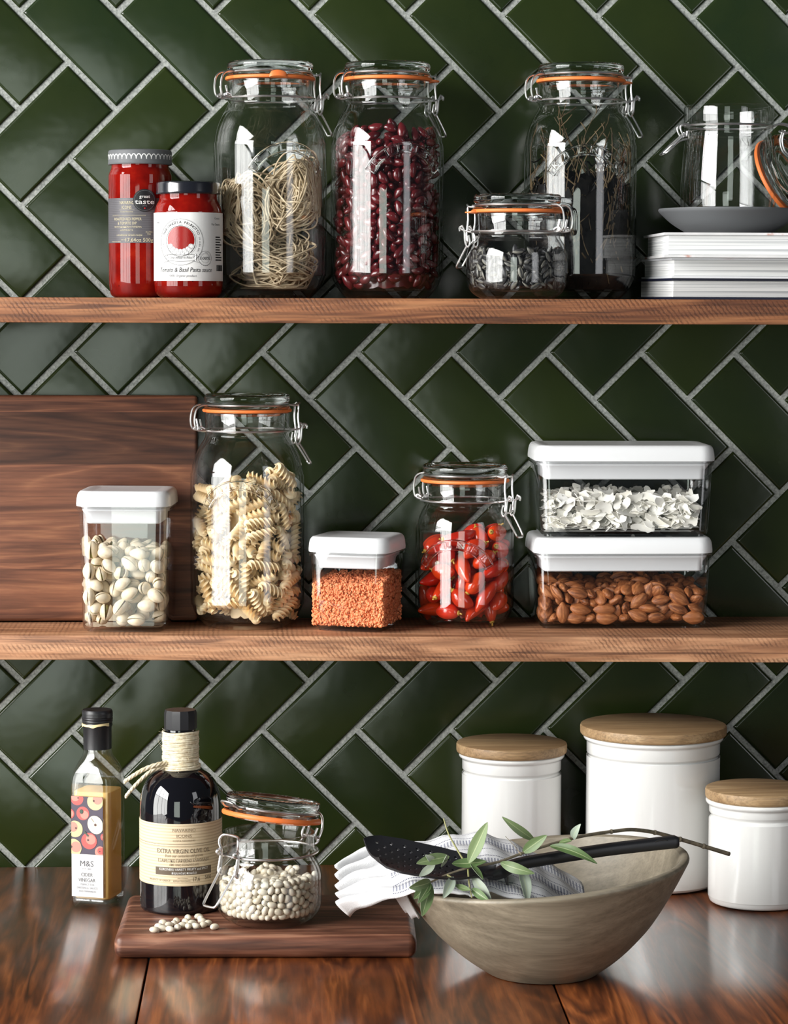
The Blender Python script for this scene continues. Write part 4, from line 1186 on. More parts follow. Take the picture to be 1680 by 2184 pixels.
mb.loft(rg).obj('foil_seal', gold, cap, sharp=30)
# label on the front face: apples above, white panel below
lx0, lx1 = -.0205, .0150
MB().box((lx0, -HWB - .0005, .0120), (lx1, -HWB - .0001, .0575)).obj('label_panel', M['paper'], t, smooth=False)
pl = MB().box((lx0, -HWB - .0005, .0576), (lx1, -HWB - .0001, .1190)).obj('picture_label', plain('dark_plum_print', srgb(70, 62, 78), .5), t, smooth=False)
def clipd(fn):
    return lambda s, z, lift: fn(min(max(s, lx0), lx1), min(max(z, .0577), .1189), lift)
p = Print(clipd(lambda s, z, lift: (s, -HWB - .0006 - lift, z)))
ap = {'r': plain('apple_red_print', srgb(206, 92, 88), .5), 'p': plain('apple_pink_print', srgb(224, 142, 128), .5), 'y': plain('apple_yellow_print', srgb(232, 206, 150), .5), 'c': plain('apple_cut_print', srgb(240, 230, 196), .5), 'd': plain('apple_core_print', srgb(92, 66, 60), .5), 'g': plain('leaf_print', srgb(58, 78, 66), .5)}
lf = 0
def apple(x, z, r, c1, c2, dx, dz):
    global lf
    p.disc(x, z, r, ap[c1], 26, lf); p.disc(x + dx * r, z + dz * r, r * .62, ap[c2], 22, lf + .00002); p.disc(x - dx * r * .6, z + r * .1, r * .14, ap['d'], 10, lf + .00004); lf += .00006
apple(-.0140, .1165, .0072, 'r', 'p', -.3, .2); apple(.0065, .1140, .0090, 'y', 'p', .3, .3); apple(-.0075, .1010, .0072, 'r', 'p', .25, -.2)
apple(-.0225, .1000, .0055, 'r', 'p', .2, 0); apple(-.0165, .0840, .0088, 'y', 'p', -.25, .25); apple(-.0005, .0720, .0088, 'r', 'p', .2, .2); apple(-.0185, .0640, .0095, 'y', 'p', .35, .1)
apple(.0120, .0610, .0060, 'p', 'r', .1, .2); apple(.0165, .0770, .0040, 'r', 'p', 0, 0)
p.disc(.0068, .0895, .0100, ap['c'], 26, lf, .86, R(25)).disc(.0068, .0895, .0015, ap['d'], 12, lf + .00003).line([(.0022, .0965), (.0052, .0925)], .0006, ap['d'], lf + .00003)
p.disc(-.0090, .1030, .0026, ap['g'], 8, lf + .00003, .8).line([(-.0060, .0820), (-.0010, .0770)], .0018, ap['g'], lf + .00002)
p.obj('apple_print', pl)
p = Print(lambda s, z, lift: (s, -HWB - .0006 - lift, z))
c_ = (lx0 + lx1) / 2
gk2 = plain('pale_grey_ink', srgb(150, 152, 160), .6)
p.text('M&S', c_ - .0005, .0448, .0086, M['greyink'], .0150).text('EST. 1884', c_ - .0005, .0413, .0022, gk2, .0095).text('CIDER', c_ - .0005, .0340, .0054, M['greyink'], .0130).text('VINEGAR', c_ - .0005, .0282, .0054, M['greyink'], .0190)
p.text('PERFECT FOR', c_, .0243, .0030, gk2, .0155).text('DRESSINGS, SAUCES', c_, .0207, .0030, gk2, .0235).text('AND MARINADES', c_, .0171, .0030, gk2, .0195)
p.obj('lettering', t)

# -- olive oil bottle
t = thing('oil_bottle', 'dark round olive oil bottle with cream label and twine-wrapped neck', 'bottle', (-.0686, -.3200, ZB))
RO = .0416
prof = crom([(.030, .0008), (.0385, .0003), (.0408, .0018), (RO, .006), (RO, .03), (RO, .085), (RO, .103), (.0408, .113), (.0388, .122), (.0352, .130), (.0298, .1365), (.0236, .1405), (.0190, .1430), (.0165, .1465), (.0158, .152), (.0156, .170), (.0154, .1840)], 5)
g = NT('black_glass'); bg = g.pbr(color=(.004, .004, .006), rough=.03, spec=.6, coat=.4, coat_rough=.02)
MB().lathe([(0, .003)] + prof + [(0, .1840)], 96).obj('glass_body', bg, t, sharp=60)
lev = [(.0158, .1835), (.0166, .1840), (.0166, .1995), (.0156, .2030), (0, .2035)]
MB().lathe(lev, 12).obj('cap', M['black'], t, sharp=20)
g = NT('twine'); _wv = g.noise(g.obj(), 900, 3); M['twine'] = g.pbr(color=g.ramp(g.noise(g.obj(), 260, 3), [(.3, srgb(206, 190, 156)), (.7, srgb(240, 230, 204))]), rough=.9, normal=g.bump(_wv, .6, .001))
tw = MB(); nt_ = 19; pts = []
for i in range(nt_ * 22 + 1):
    a = 2 * PI * i / 22; z = .1425 + .0385 * i / (nt_ * 22)
    rr = .0176 + .0010 * math.sin(z * 700) * .35 + (.0016 if z < .147 else 0)
    pts.append((rr * math.cos(a), rr * math.sin(a), z + .00025 * math.sin(5.3 * i)))
tw.tube(pts, .00125, sides=7)
g5 = np.random.default_rng(8)
for k in range(46):   # stray fibres
    a = g5.uniform(0, 6.28); z = g5.uniform(.143, .183); d = g5.normal(0, 1, 3) * .004
    b0 = Vector((.0186 * math.cos(a), .0186 * math.sin(a), z)); tw.tube([b0, b0 + Vector(d) * .6 + Vector((math.cos(a), math.sin(a), 0)) * .0016, b0 + Vector(d)], .00012, sides=4)
wrap = tw.obj('twine_wrap', M['twine'], t, sharp=180)
def rope(path, r_):
    P = crom(path, 10); mb = MB()
    for ph in (0, 2.1, 4.2):
        q = []
        for i, c in enumerate(P):
            a = ph + i * .55; q.append((c[0], c[1] + r_ * .55 * math.cos(a), c[2] + r_ * .55 * math.sin(a)))
        mb.tube(q, r_ * .62, sides=7)
    return mb
mb = rope([(-.0130, -.0120, .1500), (-.0220, -.0170, .1500), (-.0360, -.0190, .1455), (-.0480, -.0200, .1385), (-.0560, -.0205, .1330)], .0021)
m2 = rope([(-.0150, -.0110, .1460), (-.0280, -.0180, .1440), (-.0400, -.0210, .1345), (-.0490, -.0225, .1250), (-.0545, -.0230, .1185)], .0021)
mb.add(m2.v, m2.f); mb.obj('twine_ends', M['twine'], t, sharp=180)
g = NT('cream_label'); _l = g.math('FRACT', g.math('MULTIPLY', g.n('SeparateXYZ', {0: g.obj()}).outputs[2], 330))
crm = g.pbr(color=g.ramp(_l, [(.30, srgb(198, 178, 146)), (.5, srgb(220, 203, 172))]), rough=.65)
lb = cyl_label('label', RO, R(0), R(118), .0305, .0935, crm, t)
p = Print(on_cyl(RO, R(6), .0004)); br = plain('brown_ink', srgb(92, 78, 62), .6); bl = plain('light_brown_ink', srgb(140, 122, 98), .6)
p.text('NAVARINO', 0, .0857, .0046, bl, .0232).rect(-.0118, .0846, .0118, .0847, bl, 8).text('ICONS', 0, .0799, .0046, bl, .0150).rect(-.0118, .0787, .0118, .0788, bl, 8).text('COSTA NAVARINO', 0, .0757, .0026, bl, .0225)
p.rect(-.0640, .0727, .0640, .0730, br, 40).rect(-.0640, .0709, .0640, .0711, br, 40)
p.text('EXTRA VIRGIN OLIVE OIL', 0, .0640, .0062, br, .0560).text('from our centuries-old groves', 0, .0600, .0044, bl, .0390, .2).text('ΕΞΑΙΡΕΤΙΚΟ ΠΑΡΘΕΝΟ ΕΛΑΙΟΛΑΔΟ', 0, .0549, .0044, br, .0540).text('από τους ελαιώνες μας', 0, .0512, .0040, bl, .0300, .2)
p.rect(-.0300, .0418, .0300, .0496, br, 24, .0001)
p.text('KORONEIKI VARIETY FRUITY and SPICY', 0, .0464, .0036, M['whiteink'], .0510, 0, .0002).text('Κορωνέικη ποικιλία', 0, .0428, .0034, M['whiteink'], .0250, .15, .0002)
p.text('PRODUCT OF GREECE', -.0260, .0352, .0028, bl, .0240).text('Net Content', -.0015, .0380, .0020, bl, .0100).text('Καθαρό Περιεχόμενο', -.0025, .0352, .0022, bl, .0170).text('17,6', .0125, .0352, .0060, br, .0075).text('500', .0260, .0360, .0060, br, .0080)
p.obj('lettering', lb)

# -- open jar of white beans
HB = .1108
J7 = (.0203, -.3840, ZB)
t, zs, rs = glass_jar('bean_jar', 'open squat clip-top jar of white beans on the flat walnut board', J7, H=HB, Rb=.0530, sh=.024, bt=.024, rot=0, lid=False)
az = R(222)          # latch side: front, toward the oil bottle
Mz = Matrix.Rotation(az, 4, 'Z'); T = Mz @ Matrix.Translation((0, 0, HB)); r_ = .00125
MB().tube(crom(sym([(.0530, .0100, -.0545), (.0530, .0120, -.0530), (.0518, .0128, -.0400), (.0525, .0118, -.0330), (.0535, .0136, -.0270), (.0528, .0130, -.0215), (.0500, .0090, -.0185)]), 6), r_, sides=8, M=T).obj('latch_link', M['steel'], t)
lv = MB()
for s in (1, -1):
    y = .0125 * s
    lv.tube(crom([(.0485, y, -.0398), (.0550, y, -.0380), (.0580, y, -.0350), (.0555, y, -.0325), (.0525, y, -.0350), (.0540, y, -.0440), (.0560, y, -.0540), (.0530, y, -.0580), (.0515, y, -.0540)], 6), r_, sides=8, M=T)
lv.tube(crom(sym([(.0540, .0110, -.0510), (.0600, .0108, -.0600), (.0760, .0095, -.0800), (.0785, .0080, -.0835), (.0790, .0050, -.0843)]), 6), r_, sides=8, M=T)
lv.obj('lever', M['steel'], t)
# lid swung up on its hinge
HP = Vector((-.0575, 0, -.0365))
TO = T @ Matrix.Translation((0, 0, .004)) @ Matrix.Translation(HP) @ Matrix.Rotation(R(-9.5), 4, 'Y') @ Matrix.Translation(-HP)
MB().lathe(lid_shape(), 120, M=TO, mod=lambda k, i, r, z: (r, z - (.0007 if (k == 4 and i % 2) else 0))).obj('lid', M['lidglass'], t, sharp=50)
MB().lathe([(.0400, -.0180), (.0484, -.0168), (.0496, -.0180), (.0499, -.0200), (.0490, -.0215), (.0400, -.0215), (.0400, -.0180)], 96, M=TO).obj('sealing_ring', M['orange'], t)
bw = MB().tube(ring(.0458, -.0117, 64), r_, True, 8, M=TO)
for s in (1, -1):
    y = .0095 * s
    bw.tube(crom([(-.0440, y, -.0117), (-.0540, y, -.0120), (-.0605, y, -.0170), (-.0625, y, -.0280), (-.0600, y, -.0370), (-.0560, y, -.0395), (-.0540, y, -.0350), (-.0560, y, -.0280)], 6), r_, sides=8, M=TO)
bw.tube(crom(sym([(.0450, .0095, -.0117), (.0540, .0100, -.0120), (.0615, .0080, -.0080), (.0630, .0040, -.0070)]), 6), r_, sides=8, M=TO)
bw.obj('bail_wire', M['steel'], t)
eye = MB().tube([(-.0560, -.0120, -.0330), (-.0560, .0120, -.0330)], r_, M=T)
for s in (1, -1): eye.tube(crom([(-.0480, .0090 * s, -.0398), (-.0540, .0110 * s, -.0390), (-.0575, .0115 * s, -.0350), (-.0550, .0115 * s, -.0320)], 6), r_, sides=8, M=T)
eye.obj('hinge_eye', M['steel'], t)
def tp(x, y): return .0500 + .10 * x + .06 * (y + .03) - 2.2 * (x * x)
C, A = pack(285, 2, .0035, .0028, smp(.012, .045, .034, .049), in_jar(zs, rs, tp, .0350, .020), 110, 17)
WM = [white_mesh(k) for k in range(5)]
hp = scatter('white_bean', WM, C, A, J7, 'white bean inside the open jar on the walnut board', 'bean', 'white beans in the open jar', 300, lambda c: c[1], radial, .6)
g6 = np.random.default_rng(21)
for k in range(150):   # beans behind the front layers
    a = g6.uniform(0, PI); q = .046 * math.sqrt(g6.uniform(0, 1)); z = g6.uniform(.012, .050)
    me = WM[k % 5]; hp.add([v.co[:] for v in me.vertices], [p_.vertices[:] for p_ in me.polygons], 0, Matrix.Translation(Vector(J7) + Vector((q * math.cos(a), q * math.sin(a), z))) @ frame(g6.normal(size=3), g6.normal(size=3)).to_4x4())
pr, md = lathe_core(zs, rs, .0355, .043); hp.lathe(pr, 40, M=Matrix.Translation(J7), mod=md)
join_heap('white_bean_heap', hp, M['bean_white'], 'mass of white beans deep inside the open jar', 'beans')
SP = [(-.0919, -.4310), (-.0880, -.4167), (-.0846, -.4007), (-.0785, -.4110), (-.0840, -.4255), (-.0770, -.4290), (-.0715, -.3930), (-.0735, -.4050), (-.0695, -.4214), (-.0625, -.3970), (-.0650, -.4120), (-.0590, -.4170), (-.0602, -.3800), (-.0500, -.3760), (-.0475, -.3850), (-.0560, -.4030), (-.0524, -.4161), (-.0460, -.3960), (-.0400, -.4044), (-.0445, -.4120), (-.0335, -.4208)]
for i, (x, y) in enumerate(SP):
    o = link('white_bean', WM[i % 5]); a = rnd.uniform(0, PI)
    o.matrix_world = Matrix.Translation((x, y, ZB + .0029)) @ Matrix.Rotation(a, 4, 'Z') @ Matrix.Scale(1.0, 4)
    tag(o, 'white bean spilled on the walnut board in front of the oil bottle', 'bean', 'white beans spilled on the board')

# -- enamel canisters with wooden lids
def canister(label, loc, Rc, h, lr, groove):
    t = thing('canister', label, 'canister', loc, 0, 'white enamel canisters with wooden lids')
    zt = h - .0105
    P = crom([(Rc * .90, .0004), (Rc * .965, .0020), (Rc * .995, .0080), (Rc, .0150), (Rc, zt - groove - .010), (Rc, zt - groove - .0046), (Rc - .0004, zt - groove - .0030)], 4)
    P = [(0, .0006)] + P + crom([(Rc - .0022, zt - groove - .0012), (Rc - .0026, zt - groove), (Rc - .0022, zt - groove + .0012), (Rc - .0008, zt - groove + .0030), (Rc - .0002, zt - groove + .0040)], 4)
    P += crom([(Rc - .0002, zt - .0090), (Rc + .0004, zt - .0074), (Rc + .0024, zt - .0058), (Rc + .0034, zt - .0040), (Rc + .0032, zt - .0022), (Rc + .0016, zt - .0010)], 4) + [(Rc - .004, zt - .0012), (0, zt - .0012)]
    MB().lathe(P, 96).obj('body', M['enamel'], t, sharp=70)
    MB().lathe([(0, zt - .0008), (lr - .0016, zt - .0008), (lr - .0004, zt + .0004), (lr, zt + .0020), (lr, zt + .0080), (lr - .0006, zt + .0098), (lr - .0020, zt + .0105), (0, zt + .0105)], 96).obj('lid', M['mango'], t, sharp=40)
canister('medium white canister with wooden lid standing behind the wooden bowl', (.2918, -.0800, .0003), .0552, .1525, .0614, .0225)
canister('largest white canister with wooden lid, between the two smaller ones', (.4456, -.1080, .0003), .0735, .1765, .0805, .0240)
canister('smallest white canister with wooden lid, beside the end of the olive branch', (.5440, -.2120, .0003), .0530, .1235, .0570, .0190)

# -- wooden bowl
BC = Vector((.2810, -.5060, .0003))
po = crom([(.046, .0006), (.0500, .0003), (.0545, .0018), (.0760, .0175), (.0960, .0365), (.1090, .0520), (.1255, .0765), (.1385, .0985)], 6)
pi_ = crom([(.1388, .1000), (.1376, .1022), (.1340, .1028), (.1305, .1015), (.1290, .0990), (.1180, .0780), (.0980, .0520), (.0700, .0270), (.040, .0160), (.015, .0140)], 6)
mb = MB().lathe([(0, .0012)] + po + pi_ + [(0, .0140)], 120)
mb.v = [(x, y, z + .93e-1 * x * (z / .1)) for x, y, z in mb.v]
o = mb.obj('bowl', M['bowl'], None, sharp=50); o.location = BC
tag(o, 'wide grey-brown wooden bowl holding a striped towel and spatula', 'bowl')
def bowl_in(x, y):
    """inner height of the bowl"""
    r = math.hypot(x - BC.x, y - BC.y)
    z = float(np.interp(r, [0, .015, .040, .070, .098, .118, .129, .1345], [.0140, .0140, .0160, .0270, .0520, .0780, .0990, .1028]))
    return z + .093 * (x - BC.x) * (z / .1)

# -- striped towel: heaped in the bowl, its gathered end over the rim
def towel():
    nx, ny = 96, 64; V = []; UV = []
    xs = [.0880, .0960, .1080, .1220, .1360, .1500, .1700, .1960, .2230, .2510, .2740, .3030, .3160]
    rz = [.0960, .1010, .1060, .1110, .1160, .1190, .1220, .1285, .1325, .1240, .1130, .0960, .0880]
    yb = [-.478, -.470, -.462, -.456, -.450, -.446, -.442, -.444, -.452, -.456, -.462, -.476, -.490]
    yf = [-.530, -.545, -.560, -.572, -.585, -.594, -.602, -.606, -.606, -.606, -.606, -.606, -.606]
    for i in range(nx):
        u = i / (nx - 1); x = xs[0] + (xs[-1] - xs[0]) * u
        zr = float(np.interp(x, xs, rz)); b = float(np.interp(x, xs, yb)); f = float(np.interp(x, xs, yf))
        am = float(np.interp(x, [.088, .12, .15, .19, .32], [.0150, .0140, .0085, .0026, .0014]))
        for j in range(ny):
            v = j / (ny - 1); y = f + (b - f) * v
            ridge = .72; dd = (v - ridge)
            if dd < 0: drop = float(np.interp(x, [.09, .15, .20], [.012, .016, .034])) * (abs(dd) / ridge) ** 1.5
            else: drop = float(np.interp(x, [.09, .15, .20], [.012, .030, .060])) * (dd / (1 - ridge)) ** 2
            pl_ = abs(math.sin(14.5 * v * (1 + .10 * u) + 1.5 * u)) ** .8
            wl = float(np.interp(x, [.09, .135, .185], [1, .85, 0]))
            z = (zr - drop) * (1 - wl) + (zr + .005 - .030 * (1 - v)) * wl + am * (1.5 * pl_ - .8) * (1 - .2 * v) * (1 - .45 * wl) + .0010 * math.sin(46 * u + 9 * v)
            y -= am * 1.1 * pl_ * wl
            xx = x
            if u < .10:                                     # rounded, gathered end
                e = (1 - u / .10); z -= .004 * e * e; xx += (.008 - .014 * pl_) * e
            rr = math.hypot(xx - BC.x, y - BC.y)
            if rr < .127: z = max(z, bowl_in(xx, y) + .0028)
            elif rr < .139: z = max(z, .1030 + .093 * (xx - BC.x) + .0030)
            V.append((xx, y, z)); UV.append((u, v))
    n = len(V); F = []
    for i in range(nx - 1):
        for j in range(ny - 1):
            a = i * ny + j; F.append((a, a + ny, a + ny + 1, a + 1))
    me = bpy.data.meshes.new('towel'); bm = bmesh.new()
    vs = [bm.verts.new(p) for p in V]; uvl = bm.loops.layers.uv.new('UVMap')
    for q in F:
        fc = bm.faces.new([vs[k] for k in q])
        for lp, k in zip(fc.loops, q): lp[uvl].uv = UV[k]
    # hanging corner at the front left, outside the rim
    rows = []
    for i in range(15):
        s = i / 14; row = []
        for j in range(13):
            w = j / 12; x = .1375 + .030 * w + .004 * s; y = -.592 + .036 * (1 - w) * .35 - .012 * w
            ang = math.atan2(y - BC.y, x - BC.x)
            z = .1120 - .0500 * s + .0020 * math.sin(9 * w)
            zz = max(.02, min(.0985, z)); ro = float(np.interp(zz / (1 + .93 * -.13), [.0018, .0175, .0365, .0520, .0765, .0985], [.0545, .076, .096, .109, .1255, .1385])) + .0060 + .0026 * math.sin(11 * w + s)
            a2 = R(-172.0 + 13.0 * w); px = BC.x + ro * math.cos(a2); py = BC.y + ro * math.sin(a2)
            if s < .15: k = s / .15; px, py = px, py
            row.append(bm.verts.new((px - .003 * s, py, z)))
        rows.append(row)
    for i in range(14):
        for j in range(12):
            fc = bm.faces.new((rows[i][j], rows[i][j + 1], rows[i + 1][j + 1], rows[i + 1][j]))
            for lp, (a, b_) in zip(fc.loops, ((i, j), (i, j + 1), (i + 1, j + 1), (i + 1, j))): lp[uvl].uv = (.02 + a * .010, .15 + b_ * .022)
    bm.to_mesh(me); bm.free()
    me.polygons.foreach_set('use_smooth', [True] * len(me.polygons))
    g = NT('striped_cotton'); tc = g.n('TexCoord').outputs['UV']; sx = g.n('SeparateXYZ', {0: tc})
    u, v = sx.outputs[0], sx.outputs[1]
    fr = g.math('FRACT', g.math('MULTIPLY', v, 4.2))
    band = g.math('MULTIPLY', g.math('GREATER_THAN', fr, .18), g.math('LESS_THAN', fr, .55))
    fine = g.math('GREATER_THAN', g.math('FRACT', g.math('MULTIPLY', u, 78)), .46)
    pin = g.math('LESS_THAN', g.math('ABSOLUTE', g.math('SUBTRACT', g.math('FRACT', g.math('MULTIPLY', fr, 4.0)), .5)), .055)
    pin = g.math('MULTIPLY', pin, g.math('GREATER_THAN', g.math('FRACT', g.math('MULTIPLY', u, 156)), .35))
    fade = g.math('GREATER_THAN', u, .20)
    c = g.mixc(g.math('MULTIPLY', g.math('MULTIPLY', band, fine), fade), (.64, .64, .65), srgb(138, 140, 152))
    c = g.mixc(g.math('MULTIPLY', pin, fade), c, srgb(84, 86, 104))
    mat = g.pbr(color=c, rough=.9, sheen=.2, normal=g.bump(g.noise(g.obj(), 900, 2), .35, .001))
    me.materials.append(mat)
    o = link('towel', me)
    md = o.modifiers.new('thick', 'SOLIDIFY'); md.thickness = .0018; md.offset = 0
    tag(o, 'white and grey striped tea towel crumpled in the wooden bowl', 'towel')
towel()

# -- black perforated spatula across the bowl
def spatula():
    t = thing('spatula', 'black perforated nylon spatula resting across the wooden bowl', 'spatula', (0, 0, 0))
    A0 = Vector((.1125, -.5740, .1275)); A1 = Vector((.2250, -.5960, .1090)); Ax = (A1 - A0); L = Ax.length; Ax.normalize()
    Bx = Vector((.10, .95, .29)); Bx = (Bx - Ax * Bx.dot(Ax)).normalized(); Nx = Ax.cross(Bx)
    def W(a): return float(np.interp(a, [0, .03, .10, .25, .55, .75, .88, 1.0], [.030, .044, .056, .062, .058, .048, .030, .018]))
    def P(a, b, h):
        skew = -.010 * (b - .5) * 2 * (1 - a) ** 2
        cup = .006 * (2 * b - 1) ** 2 + .010 * (a - .4) ** 2
        return A0 + Ax * (a * L + skew) + Bx * ((b - .5) * W(a)) + Nx * (cup + h)
    na, nb = 20, 11; bm = bmesh.new(); lay = []
    cache = {}
    def vert(a, b, h):
        k = (round(a, 5), round(b, 5), h)
        if k not in cache: cache[k] = bm.verts.new(P(a, b, h))
        return cache[k]
    T2 = .0011
    for i in range(na):
        for j in range(nb):
            a0, a1, b0, b1 = i / na, (i + 1) / na, j / nb, (j + 1) / nb; am, bmid = (a0 + a1) / 2, (b0 + b1) / 2
            hole = (1 <= i <= 13 and 1 <= j <= nb - 2 and (i + j) % 2 == 0)
            sqr = [(a0, b0), (am, b0), (a1, b0), (a1, bmid), (a1, b1), (am, b1), (a0, b1), (a0, bmid)]
            for h in (T2, -T2):
                if not hole:
                    q = [vert(a, b, h) for a, b in sqr]; bm.faces.new(q if h > 0 else q[::-1])
                else:
                    rr = .0017; ci = []
                    for a, b in sqr:
                        da, db = (a - am) * L, (b - bmid) * W(am); d = math.hypot(da, db)
                        ci.append((am + da / d * rr / L, bmid + db / d * rr / W(am)))
                    for k in range(8):
                        k2 = (k + 1) % 8
                        q = [vert(*sqr[k], h), vert(*sqr[k2], h), vert(*ci[k2], h), vert(*ci[k], h)]; bm.faces.new(q if h > 0 else q[::-1])
            if hole:
                for k in range(8):
                    k2 = (k + 1) % 8; bm.faces.new((vert(*ci[k], T2), vert(*ci[k2], T2), vert(*ci[k2], -T2), vert(*ci[k], -T2)))
    for e in [e for e in bm.edges if e.is_boundary]: pass
    per = [(a, 0.0) for a in np.linspace(0, 1, 2 * na + 1)] + [(1.0, b) for b in np.linspace(0, 1, 2 * nb + 1)][1:] + [(a, 1.0) for a in np.linspace(1, 0, 2 * na + 1)][1:] + [(0.0, b) for b in np.linspace(1, 0, 2 * nb + 1)][1:-1]
    for k in range(len(per)):
        p, q = per[k], per[(k + 1) % len(per)]
        bm.faces.new((vert(p[0], p[1], T2), vert(p[0], p[1], -T2), vert(q[0], q[1], -T2), vert(q[0], q[1], T2)))
    bmesh.ops.recalc_face_normals(bm, faces=bm.faces)
    me = bpy.data.meshes.new('blade'); bm.to_mesh(me); bm.free(); me.materials.append(M['nylon'])
    me.polygons.foreach_set('use_smooth', [True] * len(me.polygons)); me.set_sharp_from_angle(angle=R(35))
    link('blade', me, t)
    C = crom([tuple(P(.93, .5, 0)), (.2310, -.5885, .1135), (.2480, -.5760, .1185), (.2850, -.5560, .1205), (.3350, -.5340, .1230), (.3800, -.5205, .1252), (.4085, -.5140, .1268)], 7)
    rings = []; n = len(C)
    for i, c in enumerate(C):
        c = Vector(c); a = Vector(C[max(0, i - 1)]); b = Vector(C[min(n - 1, i + 1)]); d = (b - a).normalized()
        s_ = Vector((0, 0, 1)).cross(d).normalized(); up = d.cross(s_); f = i / (n - 1)
        hw = float(np.interp(f, [0, .12, .3, 1], [.0100, .0075, .0062, .0070])); hh = float(np.interp(f, [0, .10, .3, 1], [.0022, .0052, .0054, .0062]))
        if i == n - 1: hw *= .8; hh *= .8
        rings.append([tuple(c + s_ * hw * math.copysign(abs(math.cos(w)) ** .7, math.cos(w)) + up * hh * math.copysign(abs(math.sin(w)) ** .7, math.sin(w))) for w in [2 * PI * k / 18 for k in range(18)]])
    h = MB().loft(rings).obj('handle', M['nylon'], t, sharp=60)
    c = Vector(C[-6]); d = (Vector(C[-1]) - Vector(C[-8])).normalized(); s_ = Vector((0, 0, 1)).cross(d).normalized(); up = d.cross(s_)
    rim = []
    for k in range(24):
        w = 2 * PI * k / 24; rim.append(tuple(c + d * .0070 * math.cos(w) - s_ * .0060 + up * .0028 * math.sin(w) + up * .0018))
    MB().tube(rim, .0007, True, 6).obj('hanging_eye', plain('glossy_black', (.02, .02, .022), .2), h)
    b0 = Vector((.2360, -.5860, .1120))
    MB().tube([b0, b0 + Vector((.0015, -.002, -.004)), b0 + Vector((.003, -.003, -.0105))], .0024, sides=8, taper=lambda u: 1 - .7 * u).obj('rest_spur', M['nylon'], t)
spatula()

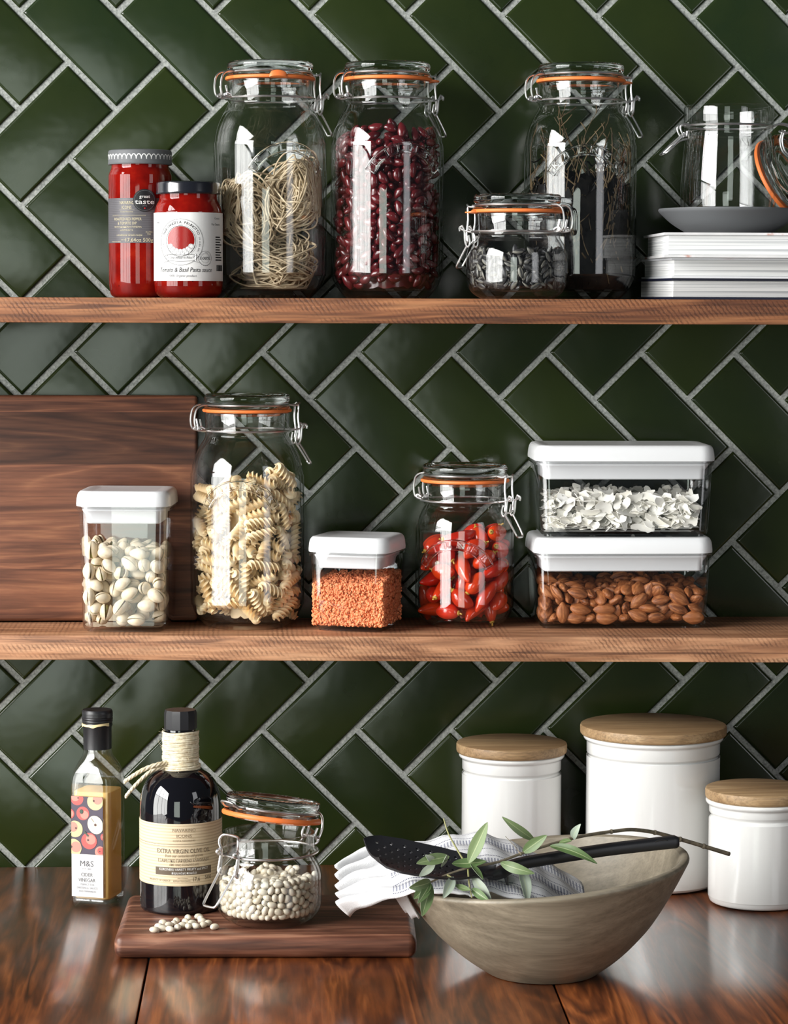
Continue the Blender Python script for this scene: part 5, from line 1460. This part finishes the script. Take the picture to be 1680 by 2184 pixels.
# -- olive branch
def branch():
    g = NT('olive_bark'); bark = g.pbr(color=g.ramp(g.noise(g.obj(), 120, 3), [(.3, srgb(92, 84, 70)), (.7, srgb(140, 128, 106))]), rough=.8)
    st = [(.1665, -.6120, .1107), (.1815, -.6060, .1160), (.2018, -.6000, .1210), (.2297, -.5900, .1240), (.2518, -.5780, .1290), (.2749, -.5640, .1330), (.3005, -.5480, .1365), (.3213, -.5350, .1380), (.3446, -.5180, .1375), (.3658, -.5040, .1365), (.3911, -.4860, .1300), (.4183, -.4700, .1200), (.4430, -.4600, .1110), (.4702, -.4500, .1010)]
    stem = MB().tube(crom(st, 6), .0021, sides=8, taper=lambda u: .42 + .58 * u ** .8)
    for i in (4, 6, 8, 10, 11, 12):
        p = Vector(st[i]); stem.blob(lambda u, p=p, i=i: p + u * (.0016 + .0001 * i), 8, 6)
    root = stem.obj('olive_branch', bark, None, sharp=180)
    tag(root, 'leafy olive branch lying across the spatula and wooden bowl', 'branch')
    tws = [[(.2018, -.6000, .1210), (.1937, -.594, .1335), (.1843, -.588, .1500), (.1800, -.582, .1635)], [(.2014, -.600, .1200), (.2015, -.612, .1090), (.2037, -.618, .0970)], [(.1815, -.606, .1160), (.1872, -.613, .1127), (.1874, -.618, .1062)], [(.2518, -.578, .1290), (.2469, -.570, .1350), (.2389, -.564, .1430)]]
    for k, p in enumerate(tws): MB().tube(crom(p, 5), .0010 if k != 3 else .0004, sides=7, taper=lambda u: 1 - .45 * u).obj('twig', plain('green_twig', srgb(150, 148, 96), .6) if k < 3 else bark, root)
    g = NT('olive_leaf'); bf = g.n('NewGeometry').outputs['Backfacing']; ri = g.n('ObjectInfo').outputs['Random']
    uv = g.n('SeparateXYZ', {0: g.n('TexCoord').outputs['UV']}).outputs[1]
    mid = g.math('LESS_THAN', g.math('ABSOLUTE', g.math('SUBTRACT', uv, .5)), .035)
    top = g.mixc(ri, srgb(84, 108, 62), srgb(116, 134, 92)); und = g.mixc(ri, srgb(150, 162, 146), srgb(176, 184, 168))
    idx = g.n('Attribute', attribute_name='under').outputs['Fac']
    c = g.mixc(idx, top, und); c = g.mixc(g.math('MULTIPLY', mid, .6), c, srgb(176, 186, 142))
    lm = g.pbr(color=c, rough=.48, normal=g.bump(g.noise(g.obj(), 240, 2), .15, .0006))
    leaves = [((.2018, -.602, .1260), (.2180, -.612, .1655), .0068, 0), ((.1835, -.607, .1330), (.1525, -.622, .1300), .0062, 0), ((.1702, -.611, .1273), (.1550, -.622, .1180), .0040, 1), ((.1866, -.600, .1250), (.2180, -.603, .1275), .0052, 0), ((.1660, -.612, .1108), (.1455, -.628, .1090), .0062, 0), ((.1660, -.613, .1098), (.1500, -.628, .0985), .0058, 0), ((.1666, -.613, .1089), (.1572, -.632, .0835), .0060, 0), ((.1654, -.613, .1098), (.1535, -.630, .0950), .0046, 0),
              ((.1871, -.611, .1150), (.1768, -.626, .0985), .0050, 1), ((.2050, -.605, .1140), (.2215, -.624, .0920), .0052, 1), ((.2037, -.614, .1047), (.2190, -.626, .0955), .0042, 0), ((.1890, -.615, .1082), (.2020, -.622, .1050), .0036, 0), ((.2036, -.602, .1250), (.2140, -.614, .1130), .0034, 0), ((.2320, -.591, .1237), (.2620, -.606, .1165), .0054, 0), ((.2502, -.582, .1180), (.2560, -.604, .0870), .0058, 1), ((.2542, -.576, .1300), (.2755, -.586, .1480), .0058, 0),
              ((.2656, -.568, .1400), (.2345, -.578, .1640), .0046, 0), ((.3047, -.546, .1360), (.3105, -.556, .1525), .0044, 1), ((.2808, -.562, .1330), (.3230, -.582, .1200), .0050, 0), ((.2900, -.556, .1345), (.3010, -.566, .1385), .0036, 0), ((.1702, -.611, .1273), (.1607, -.618, .1370), .0036, 1), ((.1760, -.608, .1237), (.1805, -.616, .1365), .0038, 1)]
    for k, (a, b, w, und) in enumerate(leaves):
        a, b = Vector(a), Vector(b); d = b - a; L = d.length; d.normalize()
        n = Vector((rnd.gauss(0, .35), -1, rnd.uniform(.0, .9))); n = (n - d * n.dot(d)).normalized(); s_ = n.cross(d)
        bend = rnd.uniform(-.10, .16) * L; fold = rnd.uniform(.15, .4)
        bm = bmesh.new(); uvl = bm.loops.layers.uv.new('UVMap'); N = 16; gr = []
        for side in (0, 1):
            g2 = []
            for i in range(N + 1):
                u = i / N; ww = w * (math.sin(PI * min(1, u * .96 + .02)) ** .75) * (1.1 - .35 * u) if 0 < i < N else .0003
                row = []
                for j in range(5):
                    v = -1 + j / 2; p = a + d * (L * u) + s_ * (v * ww) + n * (bend * 4 * u * (1 - u) + fold * abs(v) * ww + (.00022 if side == 0 else -.00022))
                    row.append(bm.verts.new(p))
                g2.append(row)
            gr.append(g2)
        at = None
        for side in (0, 1):
            for i in range(N):
                for j in range(4):
                    q = (gr[side][i][j], gr[side][i + 1][j], gr[side][i + 1][j + 1], gr[side][i][j + 1]); ids = ((i, j), (i + 1, j), (i + 1, j + 1), (i, j + 1))
                    f = bm.faces.new(q if side else q[::-1])
                    f.material_index = 0
                    for lp, (x, y) in zip(f.loops, ids if side else ids[::-1]): lp[uvl].uv = (x / N, y / 4)
        for i in range(N):
            for j in (0, 4): bm.faces.new((gr[0][i][j], gr[0][i + 1][j], gr[1][i + 1][j], gr[1][i][j]))
        me = bpy.data.meshes.new('leaf'); bm.to_mesh(me); bm.free(); me.materials.append(lm)
        at = me.attributes.new('under', 'FLOAT', 'FACE'); nf = N * 4
        vals = [float(und)] * nf + [1.0 - und] * nf + [.5] * (len(me.polygons) - 2 * nf); at.data.foreach_set('value', vals)
        me.polygons.foreach_set('use_smooth', [True] * len(me.polygons)); me.set_sharp_from_angle(angle=R(50))
        link('leaf', me, root)
branch()
bpy.context.view_layer.update()
